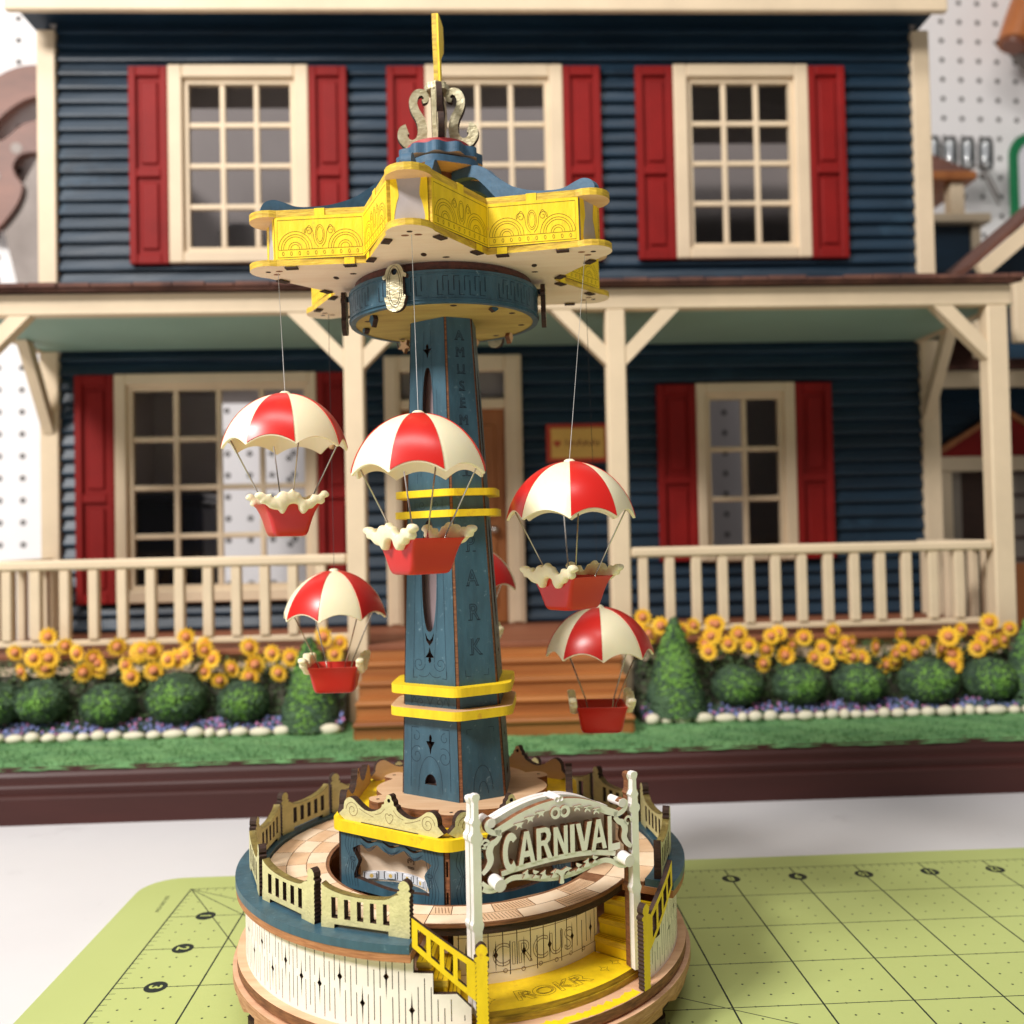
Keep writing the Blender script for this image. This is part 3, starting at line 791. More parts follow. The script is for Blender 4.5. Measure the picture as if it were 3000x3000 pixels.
# front fretwork: arch, baseline rail, swag
def fret(name, path, width, w0=0.0, w1=0.16, mats=None, sub=5, par=None):
    p = smooth_loop(path, sub, False)
    return MB().plate(band(p, width), (), w0, w1, sgn(), 0, 0, 1).build(name, mats or [SIGNW, BROWN], par or board)
archp = [(-1.76, 6.13), (-1.5, 6.22), (-1.05, 6.38), (-0.5, 6.5), (0.02, 6.53), (0.5, 6.48), (1.0, 6.33), (1.42, 6.13), (1.7, 6.02)]
fret('arch_rail', archp, lambda t: 0.16 + 0.06 * sin(pi * t))
for off in (-0.44, -0.62):
    p = smooth_loop(archp, 5, False)
    MB().plate(band([(u * 0.985, v - 0.005) for u, v in p], 0.2), (), off, off + 0.16, sgn(), 0, 0, 1).build('arch_layer', [SIGNW, SIGNE], board)
fret('baseline_rail', [(-1.62, 5.13), (-1.3, 5.165), (-0.7, 5.21), (0, 5.23), (0.7, 5.20), (1.3, 5.11), (1.62, 5.03)], 0.125)
fret('swag_rail', [(-2.12, 4.86), (-1.95, 4.79), (-1.72, 4.80), (-1.52, 4.92), (-1.3, 4.98), (-0.95, 4.93), (-0.45, 4.80), (0, 4.75), (0.45, 4.78), (0.95, 4.88), (1.3, 4.92), (1.55, 4.83), (1.75, 4.70), (1.95, 4.68), (2.14, 4.76)], lambda t: 0.1 + 0.035 * sin(pi * t))
# acanthus sprigs on the swag and under the arch
for i, (x, z, s) in enumerate(((-0.98, 5.0, 1), (-0.72, 4.96, -1), (-0.5, 4.9, 1), (-0.2, 4.87, 1), (0.2, 4.87, -1), (0.5, 4.9, -1), (0.74, 4.95, 1), (0.98, 5.0, -1))):
    MB().plate(smooth_loop([(x - 0.09, z - 0.08), (x - 0.03 * s, z + 0.02), (x - 0.10 * s, z + 0.05), (x - 0.01 * s, z + 0.09), (x + 0.06 * s, z + 0.12), (x + 0.05 * s, z + 0.03), (x + 0.1, z - 0.07)], 3), (), 0.165, 0.2, sgn(), 0, 0, 1).build('sprig', [SIGNW, BROWN], board)
for i, (x, z, s) in enumerate(((-1.15, 6.2, 1), (-0.85, 6.3, 1), (-0.55, 6.38, 1), (0.5, 6.36, -1), (0.8, 6.29, -1), (1.06, 6.2, -1))):
    MB().plate(smooth_loop([(x - 0.13, z + 0.05), (x - 0.05 * s, z - 0.01), (x - 0.07 * s, z - 0.09), (x + 0.01 * s, z - 0.03), (x + 0.08 * s, z - 0.08), (x + 0.08 * s, z + 0.0), (x + 0.13, z + 0.06)], 3), (), 0.165, 0.2, sgn(), 0, 0, 1).build('sprig', [SIGNW, BROWN], board)
for sx in (-0.13, 0.13):
    MB().plate(circle(sx, 6.34, 0.15, 18), [circle(sx - 0.02, 6.34, 0.075, 12)], 0.165, 0.215, sgn(), 0, 0, 1).build('arch_ring', [SIGNW, BROWN], board)
MB().plate(smooth_loop([(-0.06, 4.62), (0.06, 4.62), (0.04, 4.78), (0.12, 4.88), (0.2, 4.9), (0.14, 4.98), (0, 4.93), (-0.14, 4.98), (-0.2, 4.9), (-0.12, 4.88), (-0.04, 4.78)], 3), (), 0.165, 0.22, sgn(), 0, 0, 1).build('swag_drop', [SIGNW, BROWN], board)
for i, (x, z) in enumerate(((-0.06, 6.64), (0.05, 6.65))):
    MB().tube([sgn()(x, z, -0.42), sgn()(x, z, -0.2), sgn()(x, z, 0.02), sgn()(x, z, 0.18)], [0.055, 0.06, 0.055, 0.06], 12).build('finial_dowel', [SIGNE], board, smooth=True)
# side scrolls and curls
for s in (-1, 1):
    dz = 0.0 if s < 0 else -0.1
    fret('side_scroll', [(s * 1.62, 6.05 + dz), (s * 1.74, 5.92 + dz), (s * 1.86, 5.86 + dz), (s * 1.93, 5.7 + dz), (s * 1.9, 5.5 + dz), (s * 1.98, 5.34 + dz), (s * 2.12, 5.22 + dz)], lambda t: 0.10 + 0.08 * sin(pi * t))
    fret('side_scroll', [(s * 2.14, 5.86 + dz)] + [(s * 2.03 + 0.09 * cos(radians(a)), 5.9 + dz + 0.09 * sin(radians(a))) for a in range(0, 300, 40)], 0.06)
    fret('side_scroll', [(s * 1.6, 6.1 + dz), (s * 1.78, 6.12 + dz), (s * 1.93, 6.2 + dz), (s * 1.98, 6.34 + dz), (s * 1.88, 6.42 + dz), (s * 1.78, 6.36 + dz)], lambda t: 0.14 - 0.03 * t)
    fret('side_scroll', [(s * 2.14, 5.02 + dz), (s * 2.0, 4.9 + dz), (s * 1.84, 4.84 + dz), (s * 1.66, 4.92 + dz), (s * 1.6, 5.06 + dz)], 0.1)
    MB().tube([sgn()(s * 1.86, 6.36 + dz, -0.36), sgn()(s * 1.86, 6.36 + dz, -0.1), sgn()(s * 1.86, 6.36 + dz, 0.0), sgn()(s * 1.86, 6.36 + dz, 0.17)], [0.105, 0.11, 0.10, 0.11], 14).build('curl_dowel', [SIGNE], board, smooth=True, auto=40)
    MB().tube([sgn()(s * 1.82, 5.02 + dz, 0.12), sgn()(s * 1.82, 5.02 + dz, 0.2), sgn()(s * 1.82, 5.0 + dz, 0.5)], [0.15, 0.16, 0.15], 18).build('sign_knob', [SIGNE], board, smooth=True, auto=40)
# letters: (outline, hole) in a unit box
LET = {
 'A': ([(0, 0), (0.36, 1), (0.64, 1), (1, 0), (0.74, 0), (0.67, 0.22), (0.33, 0.22), (0.26, 0)], [[(0.39, 0.40), (0.61, 0.40), (0.5, 0.78)]]),
 'R': ([(0, 0), (0, 1), (0.6, 1), (0.82, 0.94), (0.92, 0.75), (0.86, 0.58), (0.68, 0.48), (1, 0), (0.7, 0), (0.44, 0.44), (0.28, 0.44), (0.28, 0)], [[(0.28, 0.60), (0.54, 0.60), (0.64, 0.68), (0.64, 0.78), (0.54, 0.85), (0.28, 0.85)]]),
 'N': ([(0, 0), (0, 1), (0.3, 1), (0.73, 0.38), (0.73, 1), (1, 1), (1, 0), (0.72, 0), (0.27, 0.63), (0.27, 0)], []),
 'I': ([(0, 0), (0, 1), (1, 1), (1, 0)], []),
 'V': ([(0.34, 0), (0, 1), (0.28, 1), (0.5, 0.32), (0.72, 1), (1, 1), (0.66, 0)], []),
 'L': ([(0, 0), (0, 1), (0.34, 1), (0.34, 0.2), (1, 0.2), (1, 0.02), (0.7, 0.0)], []),
}
LET['C'] = ([(0.5 + 0.5 * cos(radians(a)), 0.5 + 0.5 * sin(radians(a))) for a in range(42, 322, 14)] + [(0.5 + 0.2 * cos(radians(a)), 0.5 + 0.30 * sin(radians(a))) for a in range(318, 40, -14)], [])
word = [('C', -1.58, -1.14, 5.12, 6.06), ('A', -1.16, -0.70, 5.24, 6.02), ('R', -0.66, -0.22, 5.26, 6.03), ('N', -0.18, 0.22, 5.27, 5.98), ('I', 0.29, 0.42, 5.27, 5.97), ('V', 0.46, 0.93, 5.27, 5.96), ('A', 0.90, 1.36, 5.22, 5.97), ('L', 1.40, 1.76, 5.12, 6.0)]
for ch, u0, u1, z0, z1 in word:
    o_, h_ = LET[ch]
    T_ = lambda q: [(u0 + (u1 - u0) * p[0], z0 + (z1 - z0) * p[1]) for p in q]
    MB().plate(T_(o_), [T_(h) for h in h_], 0.0, 0.172, sgn(), 0, 0, 1).build('letter', [SIGNW, BROWN], board)

# --- stage drum: six walls under a yellow cornice
FACE = -33.0                     # angle of the face with the little theatre
RS = 3.80; AP = RS * cos(radians(30))
def facemap(th, d, z=0.0):
    nx, ny = sin(radians(th)), -cos(radians(th)); tx, ty = cos(radians(th)), sin(radians(th))
    return lambda u, v, w: (nx * (d + w) + tx * u, ny * (d + w) + ty * u, z + v)
hwf = RS / 2 - 0.10
Z0, Z1 = 3.42, 4.98
curt = smooth_loop([(-1.16, 3.72), (-1.0, 3.72), (0, 3.62), (1.0, 3.72), (1.16, 3.72), (1.10, 3.95), (1.02, 4.14), (1.14, 4.32), (1.22, 4.42), (1.12, 4.46), (0.95, 4.50), (0.72, 4.44), (0.55, 4.56), (0.40, 4.60), (0.2, 4.50), (0, 4.46), (-0.2, 4.50), (-0.40, 4.60), (-0.55, 4.56), (-0.72, 4.48), (-0.92, 4.54), (-1.12, 4.46), (-1.2, 4.40), (-1.08, 4.24), (-1.02, 4.12), (-1.12, 3.92)], 3)
curt = [(u * 1.14, 3.62 + (v - 3.62) * 1.16) for u, v in curt]
swags = []
for cx in (-0.78, 0.02, 0.80):
    t = [(cx - 0.3, 4.90), (cx, 4.80), (cx + 0.3, 4.89)]
    p = smooth_loop(t, 4, False); swags.append(band(p, lambda q: 0.015 + 0.055 * sin(pi * q)))
stage_src = None
outer = [(-hwf, Z0), (hwf, Z0), (hwf, Z1), (-hwf, Z1)]
m = MB().plate(outer, [curt] + swags, -0.16, 0.0, facemap(0, AP), 0, 2, 1)
stage_src = m.build('stage_wall', [BLUE, BURNT, NATURAL], tower)
e = MB(); fm = facemap(0, AP)
for s in (-1, 1):
    for q in range(5):
        x = s * (1.2 + 0.10 * q)
        e.ribbon(smooth_loop([(x * 0.98, 4.92), (x + s * 0.03, 4.6), (s * 1.30 + s * 0.05 * q, 4.28), (x + s * 0.03, 3.9), (x - s * 0.03, 3.52)], 5, False), 0.014, fm, 0.004)
    e.ribbon(circle(s * 1.34, 4.26, 0.1, 12, 0.05), 0.018, fm, 0.006, 0, True)
    e.ribbon(circle(s * 1.36, 4.06, 0.045, 10, 0.12), 0.016, fm, 0.006, 0, True)
for cx in (-0.78, 0.02, 0.80):
    for q in range(3):
        e.ribbon(smooth_loop([(cx - 0.32 + 0.04 * q, 4.79 - 0.03 * q), (cx, 4.56 + 0.035 * q), (cx + 0.32 - 0.04 * q, 4.77 - 0.03 * q)], 5, False), 0.012, fm, 0.005)
ce = e.build('curtain_folds', [INK_B], stage_src)
stage_src.rotation_euler = (0, 0, radians(FACE))
for k in range(1, 6): dup(stage_src, tower, radians(FACE + 60 * k))
for k in range(6):               # slotted corner strips between the walls
    th = FACE + 30 + 60 * k
    f2 = facemap(th, RS - 0.22)
    MB().plate([(-0.09, Z0), (0.09, Z0), (0.09, Z1), (-0.09, Z1)], [[(-0.025, 3.6), (0.025, 3.6), (0.025, 3.9), (-0.025, 3.9)], [(-0.025, 4.3), (0.025, 4.3), (0.025, 4.7), (-0.025, 4.7)]], 0, 0.12, f2, 0, 0, 1).build('corner_strip', [BROWN, BURNT], tower)
# inside the theatre: curved back, blue apron, LED strip with its chips
MB().lathe([(1.2, 3.2), (1.2, 4.97), (1.26, 4.97), (1.26, 3.2)], 48).build('stage_drum', [NATURAL], tower, smooth=True, auto=40)
MB().plate(ring_outline(3.25, 60), (), 0, 0.1, flat(3.16), 0, 0, 1).build('stage_floor', [NATURAL, BURNT], tower)
MB().plate([(-1.75, -0.42), (-0.9, -0.62), (0, -0.70), (0.9, -0.62), (1.75, -0.42), (1.75, 0.0), (-1.75, 0.0)], (), 0, 0.06, lambda u, v, w: facemap(FACE, AP - 0.17)(u, 3.5 + w, v), 0, 0, 1).build('stage_apron', [BLUE, BURNT], tower)
def alcove(r, z0=0.0):            # u along the concave back of the theatre, v height, w towards the audience
    c = pol(AP + 1.02, FACE)
    def f(u, v, w):
        a = u / r; p = Vector((c.x, c.y, 0)) + pol(r - w, FACE + 180 - math.degrees(a)); return (p.x, p.y, v)
    return f
sb = MB(); A_ = alcove(1.75); N_ = 30
sb.add([A_(-1.40 + 2.8 * i / N_, z, -0.012) for i in range(N_ + 1) for z in (3.26, 4.97)], [(2 * i, 2 * i + 2, 2 * i + 3, 2 * i + 1) for i in range(N_)], 0)
sb.build('stage_back', [CREAMW], tower, smooth=True)
led = MB().plate([(-1.34, 3.62), (1.34, 3.62), (1.34, 3.86), (-1.34, 3.86)], (), 0.002, 0.02, alcove(1.75), 0, 0, 0, step=0.12).build('led_strip', [LEDW], tower)
for k in range(5):
    q = MB(); x = -1.1 + 0.56 * k; f2 = (lambda A: (lambda u, v, w: A(u, v + 0.065, w)))(alcove(1.75))
    q.plate([(x - 0.13, 3.6), (x + 0.13, 3.6), (x + 0.13, 3.75), (x - 0.13, 3.75)], (), 0.022, 0.06, f2, 0, 0, 0)
    q.plate(circle(x, 3.675, 0.055, 12), (), 0.06, 0.068, f2, 1, 1, 1)
    for s in (-1, 1): q.ribbon([(x + s * 0.17, 3.585), (x + s * 0.2, 3.585), (x + s * 0.2, 3.77), (x + s * 0.17, 3.77)], 0.022, f2, 0.026, 2)
    q.build('led_chip', [LEDW, LEDY, INK], led)
vs, fs, lp = text_shape('13', 0.36, 1.0)
e = MB()
for q in lp: e.ribbon([(0.1 - (y - 0.14), 4.12 + x) for x, y in q], 0.02, alcove(1.75), 0.004, 0, True)
e.build('part_number', [INK_W], led)
# cornice: rounded hexagon, yellow
def rounded_hex(R, rc, th0, n=5):
    out = []
    for k in range(6):
        a = th0 + 60 * k
        c = pol(R - rc / cos(radians(30)), a)
        for j in range(n + 1):
            p = c + pol(rc, a - 30 + 60 * j / n); out.append((p.x, p.y))
    return out
MB().plate(rounded_hex(3.98, 0.55, FACE + 30), (), 0, 0.30, flat(5.0), 0, 0, 1).build('cornice', [YELLOW, YELLOW], tower)
# crest boards standing on the cornice
hc = 1.62
crest = [(-hc, 0), (hc, 0), (hc + 0.03, 0.3), (hc, 0.5), (hc - 0.14, 0.63), (hc - 0.32, 0.62), (hc - 0.5, 0.5), (hc - 0.75, 0.37), (0.62, 0.36), (0.4, 0.44), (0.27, 0.53), (0.25, 0.6), (0.17, 0.63), (0.16, 0.72), (0.10, 0.78), (0.08, 0.86), (0, 0.9)]
crest = crest + [(-p[0], p[1]) for p in crest[2:-1][::-1]]
hole = circle(0, 0.74, 0.055, 12)
fm = facemap(0, AP + 0.02, 5.3)
cr = MB().plate(smooth_loop(crest, 2), [hole], -0.2, 0.0, fm, 0, 2, 1).build('crest_board', [GOLD, BURNT, NATURAL], tower)
e = MB()
for s in (-1, 1):
    e.ribbon([(s * (hc - 0.3) + s * (p[0]), 0.3 + p[1]) for p in spiral(0, 0, 0.24, 0.04, 0, 1.7, 36)], 0.013, fm, 0.004)
    e.ribbon(smooth_loop([(s * (hc - 0.54), 0.38), (s * 0.8, 0.28), (s * 0.55, 0.22)], 5, False), 0.012, fm, 0.004)
    e.ribbon(smooth_loop([(s * 0.15, 0.5), (s * 0.3, 0.36), (s * 0.5, 0.3)], 5, False), 0.012, fm, 0.004)
e.ribbon(smooth_loop([(0, 0.12), (0.13, 0.26), (0.12, 0.36), (0.05, 0.38), (0, 0.34), (-0.05, 0.38), (-0.12, 0.36), (-0.13, 0.26)], 4), 0.013, fm, 0.004, 0, True)
e.build('crest_engraving', [INK_W], cr)
cr.rotation_euler = (0, 0, radians(FACE))
for k in range(1, 6): dup(cr, tower, radians(FACE + 60 * k))
MB().plate([(-1.0, 0), (1.0, 0), (1.0, 0.05), (-1.0, 0.05)], (), 0.02, 0.04, facemap(FACE, AP, 5.27), 0, 0, 0).build('crest_slot', [BURNT], tower)
# upper plate under the column, with six small ears
pl = []
for i in range(180):
    th = 2.0 * i; d = ((th - FACE) % 60) - 30
    r = 2.45 + 0.10 * cos(radians((th - FACE) * 6))
    if abs(d) < 9: r = 2.56 + 0.30 * sqrt(max(0, 1 - (d / 9) ** 2))
    p = pol(r, th); pl.append((p.x, p.y))
MB().plate(pl, (), 0, 0.34, flat(5.302), 0, 0, 1).build('column_plate', [NATURAL, BROWN], tower)
for k in range(6):
    p = pol(2.62, FACE + 30 + 60 * k)
    MB().lathe([(0, 5.6445), (0.03, 5.6445), (0.055, 5.6445)], 10, 0, (p.x, p.y)).build('peg_hole', [BURNT], tower)

# --- the column: three wide windowed panels and three narrow lettered panels, tapering
ZB, ZT = 5.645, 19.62
RB, RT = 1.76, 1.06
HW, HN = 35.0, 21.0                       # half angles covered by wide and narrow panels
def Rz(z): return RB + (RT - RB) * (z - ZB) / (ZT - ZB)
def colmap(th, half):
    nx, ny = sin(radians(th)), -cos(radians(th)); tx, ty = cos(radians(th)), sin(radians(th))
    ch = cos(radians(half))
    def f(u, v, w):      # u is a fraction -1..1 of the half width
        r = Rz(v); d = r * ch + w; x = u * r * sin(radians(half))
        return lean((nx * d + tx * x, ny * d + ty * x, v))
    return f
def colmap_abs(th, half):
    """u in cm"""
    g = colmap(th, half)
    return lambda u, v, w: g(u / (Rz(v) * sin(radians(half))), v, w)
fleur = lambda cx, cz, s, k=1: smooth_loop([(cx, cz + 0.30 * s), (cx + 0.055, cz + 0.2 * s), (cx + 0.04, cz + 0.1 * s), (cx + 0.15, cz + 0.10 * s), (cx + 0.10, cz + 0.0 * s), (cx + 0.04, cz - 0.1 * s), (cx, cz - 0.28 * s), (cx - 0.04, cz - 0.1 * s), (cx - 0.10, cz + 0.0 * s), (cx - 0.15, cz + 0.10 * s), (cx - 0.04, cz + 0.1 * s), (cx - 0.055, cz + 0.2 * s)], 2)
def lens(cz, hh, hw2, n=22):
    return [(hw2 * sin(pi * i / n) ** 0.8, cz - hh * cos(pi * i / n)) for i in range(n + 1)][:-1] + [(-hw2 * sin(pi * i / n) ** 0.8, cz + hh * cos(pi * i / n)) for i in range(n + 1)][:-1]
wide_holes = [
    fleur(0, 7.15, 1.0), [(0.17 * cos(radians(a)) * 1.25, 6.02 + 0.30 * max(0.0, sin(radians(a)))) for a in range(0, 181, 15)],
    fleur(0, 9.72, -0.8), lens(12.0, 1.62, 0.27), 
    [(-0.17, 10.38), (-0.12, 10.12), (0, 9.98), (0.12, 10.12), (0.17, 10.38), (0.08, 10.2), (0, 10.13), (-0.08, 10.2)],
    lens(16.6, 1.5, 0.20), fleur(0, 18.58, 0.75)]
def wide_panel(th):
    out = [(-1, ZB), (1, ZB), (1, ZT), (-1, ZT)]
    g = colmap_abs(th, HW)
    ow = [(-Rz(ZB) * sin(radians(HW)), ZB), (Rz(ZB) * sin(radians(HW)), ZB), (Rz(ZT) * sin(radians(HW)), ZT), (-Rz(ZT) * sin(radians(HW)), ZT)]
    o = MB().plate(ow, wide_holes, -0.14, 0, g, 0, 2, 1).build('column_panel', [BLUE, BURNT, NATURAL], tower)
    e = MB(); w = 0.004
    # lower field: frame, curls, arch
    for s in (-1, 1):
        e.ribbon([(s * 0.72, 5.9), (s * 0.68, 7.62)], 0.014, g, w); e.ribbon([(s * 0.68, 7.62), (s * 0.42, 7.62)], 0.014, g, w)
        e.ribbon([(s * 0.52 + s * p[0], 7.36 + p[1]) for p in spiral(0, 0, 0.16, 0.05, 90, 0.9, 20)], 0.014, g, w)
        e.ribbon([(s * 0.50 + s * p[0] * 0.9, 6.82 + p[1]) for p in spiral(0, 0, 0.28, 0.05, 120, -1.4, 30)], 0.014, g, w)
        # middle field
        e.ribbon([(s * 0.60, 9.12), (s * 0.50, 12.4)], 0.012, g, w)
        e.ribbon(smooth_loop([(s * 0.26, 13.4), (s * 0.30, 12.0), (s * 0.28, 10.9), (s * 0.19, 9.8), (s * 0.17, 9.5)], 5, False), 0.012, g, w)
        e.ribbon([(s * 0.385 + s * p[0], 9.46 + p[1]) for p in spiral(0, 0, 0.225, 0.04, 180, 1.35, 34)], 0.015, g, w)
        e.ribbon(smooth_loop([(0, 9.22), (s * 0.08, 9.12), (s * 0.25, 9.08), (s * 0.4, 9.12)], 4, False), 0.015, g, w)
        e.ribbon([(s * 0.61, 9.05), (s * 0.61, 9.28)], 0.018, g, w); e.ribbon([(s * 0.61, 9.05), (s * 0.45, 9.06)], 0.018, g, w)
        # band between the lower rings
        e.ribbon([(s * 0.34 + s * p[0], 8.36 + p[1]) for p in spiral(0, 0, 0.16, 0.03, 200, 1.3, 30)], 0.013, g, w)
        e.ribbon(smooth_loop([(s * 0.5, 8.34), (s * 0.58, 8.5), (s * 0.66, 8.3)], 4, False), 0.013, g, w)
        e.ribbon([(s * 0.68, 8.27), (s * 0.68, 8.58)], 0.013, g, w)
        # band between the upper rings
        e.ribbon([(s * 0.24 + s * p[0], 14.06 + p[1]) for p in spiral(0, 0, 0.13, 0.03, 200, 1.3, 30)], 0.013, g, w)
        e.ribbon([(s * 0.5, 13.95), (s * 0.5, 14.22)], 0.013, g, w)
        # upper field
        e.ribbon([(s * 0.40, 14.7), (s * 0.33, 17.4)], 0.010, g, w); e.ribbon(smooth_loop([(s * 0.26, 14.9), (s * 0.24, 16.4), (s * 0.16, 18.2), (s * 0.12, 19.2)], 5, False), 0.010, g, w)
    e.ribbon(arc(0, 6.0, 0.42, 0, 180, 20, 0.82), 0.014, g, w); e.ribbon([(0.42, 6.0), (0.44, 5.8)], 0.014, g, w); e.ribbon([(-0.42, 6.0), (-0.44, 5.8)], 0.014, g, w)
    e.ribbon(smooth_loop([(0, 8.28), (0.05, 8.42), (0.10, 8.5), (0, 8.56), (-0.10, 8.5), (-0.05, 8.42)], 3), 0.013, g, w, 0, True)
    e.build('panel_engraving', [INK_B], o)
    return o
def letters_up(e, txt, g, z0, z1, size, sx, lw):
    n = len(txt)
    for i, ch in enumerate(txt):
        z = z1 + (z0 - z1) * i / max(1, n - 1)
        vs, fs, lp = text_shape(ch, size, sx)
        for q in lp: e.ribbon([(x, z + y - size * 0.35) for x, y in resample(q, 0.08)], lw, g, 0.004, 0, True)
        for sgn_ in (-1, 1):       # slab serifs
            xs = [x for x, y in vs]
            e.ribbon([(sgn_ * (max(xs) - 0.02) - 0.05, z - size * 0.35), (sgn_ * (max(xs) - 0.02) + 0.05, z - size * 0.35)], lw * 1.4, g, 0.004)
def narrow_panel(th):
    g = colmap_abs(th, HN)
    s_ = sin(radians(HN))
    ow = [(-Rz(ZB) * s_, ZB), (Rz(ZB) * s_, ZB), (Rz(ZT) * s_, ZT), (-Rz(ZT) * s_, ZT)]
    o = MB().plate(ow, (), -0.14, 0, g, 0, 2, 1).build('column_panel', [BLUE, BURNT, NATURAL], tower)
    e = MB()
    letters_up(e, 'AMUSEMENT', g, 15.0, 19.0, 0.40, 0.95, 0.020)
    letters_up(e, 'PARK', g, 9.95, 12.9, 0.66, 0.80, 0.021)
    for s in (-1, 1):
        e.ribbon([(s * 0.36, 9.3), (s * 0.36, 9.12), (s * 0.2, 9.12)], 0.013, g, 0.004)
        e.ribbon([(s * 0.28, 13.55), (s * 0.28, 13.65), (s * 0.15, 13.65)], 0.013, g, 0.004)
        e.ribbon([(s * 0.42, 7.5), (s * 0.42, 7.64), (s * 0.25, 7.64)], 0.013, g, 0.004)
    e.ribbon(arc(0, 5.9, 0.30, 0, 180, 16, 0.7), 0.013, g, 0.004); e.ribbon(arc(0, 5.8, 0.15, 0, 180, 12, 0.35), 0.013, g, 0.004)
    e.build('panel_lettering', [INK_B], o)
    return o
for k in range(3):
    wide_panel(FACE + 120 * k); narrow_panel(FACE + 60 + 120 * k)
# frosted liner seen through the windows, and the dark corner slots
for k in range(3):
    g = colmap(FACE + 120 * k, HW)
    MB().plate([(-0.62, ZB + 0.1), (0.62, ZB + 0.1), (0.62, ZT - 0.1), (-0.62, ZT - 0.1)], (), -0.34, -0.30, g, 0, 0, 0).build('light_liner', [FROST], tower)
for k in range(3):
    for a in (FACE + 120 * k + HW + 2.0, FACE + 120 * k - HW - 2.0):
        m = MB(); vsl = []
        for z in (ZB, ZT):
            for dr, da in ((-0.02, -1.6), (-0.02, 1.6), (-0.16, 2.2), (-0.16, -2.2)):
                vsl.append(lean(pol(Rz(z) + dr, a + da, z)))
        m.add(vsl, [(0, 1, 5, 4), (1, 2, 6, 5), (2, 3, 7, 6), (3, 0, 4, 7), (0, 3, 2, 1), (4, 5, 6, 7)], 0)
        m.build('corner_spine', [BROWN], tower)
# yellow rings round the column
def tri_ring(z, off, t):
    R = Rz(z)
    a1 = R * cos(radians(HW)) + off; a2 = R * cos(radians(HN)) + off
    pts = []
    lines = [(FACE + 60 * k, a1 if k % 2 == 0 else a2) for k in range(6)]
    for k in range(6):
        (t1, d1), (t2, d2) = lines[k], lines[(k + 1) % 6]
        n1 = pol(1, t1); n2 = pol(1, t2)
        det = n1.x * n2.y - n1.y * n2.x
        pts.append(((d1 * n2.y - d2 * n1.y) / det, (n1.x * d2 - n2.x * d1) / det))
    out = []
    for k in range(6):              # round the corners a little
        p = Vector(pts[k]); a = Vector(pts[k - 1]); c = Vector(pts[(k + 1) % 6])
        e1 = (a - p).normalized() * 0.28; e2 = (c - p).normalized() * 0.28
        for j in range(6):
            s = j / 5; q = p + e1 * (1 - s) ** 2 + e2 * s ** 2; out.append((q.x, q.y))
    inner = [((x) * 0.6, y * 0.6) for x, y in out]
    MB().plate(out, [inner], 0, t, flat(z), 0, 0, 1).build('column_ring', [YELLOW if z > 8.4 else NATURAL, YELLOW], tower, leaning=True)
tri_ring(8.62, 0.36, 0.25); tri_ring(7.97, 0.36, 0.26); tri_ring(14.28, 0.34, 0.2); tri_ring(13.68, 0.34, 0.2)

# --- drum under the canopy
ZD = 19.5
MB().plate(ring_outline(2.72, 96), (), 0, 0.1, flat(ZD + 0.02), 0, 0, 1).build('drum_floor', [OLIVEP, BURNT], tower, leaning=True)
drum = MB().lathe([(2.66, ZD), (2.82, ZD), (2.84, ZD + 0.9), (2.62, ZD + 0.9)], 96).build('drum_band', [BLUE], tower, leaning=True, smooth=True, auto=40)
e = MB()
def drm(u, v, w): return lean(pol(2.84 + w, math.degrees(u / 2.84), v))
u = -2.84 * pi; k = 0
while u < 2.84 * pi:
    if k % 12 < 10:
        e.ribbon([(u, ZD + 0.2 + (0.12 if k % 2 else 0)), (u, ZD + 0.72 - (0 if k % 2 else 0.12))], 0.022, drm, 0.004)
        if k % 12 < 9: e.ribbon([(u, ZD + (0.72 if k % 2 else 0.2)), (u + 0.149, ZD + (0.72 if k % 2 else 0.2))], 0.014, drm, 0.004)
    u += 0.149; k += 1
e.build('drum_fretwork', [INK_B], drum)
for zz in (ZD + 0.1, ZD + 0.8):
    MB().lathe([(2.82, zz - 0.012), (2.86, zz - 0.012), (2.86, zz + 0.012), (2.82, zz + 0.012)], 96).build('drum_bead', [BLUE], drum, leaning=True)
MB().lathe([(2.5, ZD + 0.9), (2.66, ZD + 0.9), (2.66, ZD + 1.16), (2.5, ZD + 1.16)], 96).build('drum_collar', [REDW], tower, leaning=True)
# medallions on the drum: the one facing us is silver, the edge-on ones show burnt ply
md = smooth_loop([(0, -0.64), (0.14, -0.61), (0.25, -0.52), (0.285, -0.38), (0.325, -0.28), (0.31, -0.2), (0.262, -0.23), (0.255, -0.1), (0.255, 0.22), (0.27, 0.29), (0.35, 0.27), (0.365, 0.36), (0.29, 0.41), (0.26, 0.5), (0.19, 0.61), (0.08, 0.66), (0, 0.645)], 3, False)
md = md + [(-p[0], p[1]) for p in md[1:-1][::-1]]
for k in range(6):
    th = (-22, -88, 86, 150, 200, -150)[k]
    f2 = facemap(th, 2.93, ZD + 0.42)
    o = MB().plate(md, [circle(0, 0.45, 0.085, 14)], 0, 0.14, lambda u, v, w: lean(f2(u, v, w)), 0, 0, 1).build('medallion', [SILVER, BURNT], tower)
    e = MB(); e.ribbon(circle(0, 0.05, 0.17, 26, 0.5), 0.014, lambda u, v, w: lean(f2(u, v, w)), 0.145, 0, True); e.ribbon(circle(0, 0.05, 0.23, 26, 0.57), 0.012, lambda u, v, w: lean(f2(u, v, w)), 0.145, 0, True)
    e.build('medallion_engraving', [INK], o)
    MB().tube([lean(f2(0, 0.45, -0.1)), lean(f2(0, 0.45, 0.06))], 0.084, 12).build('medallion_peg', [INK_B], o)
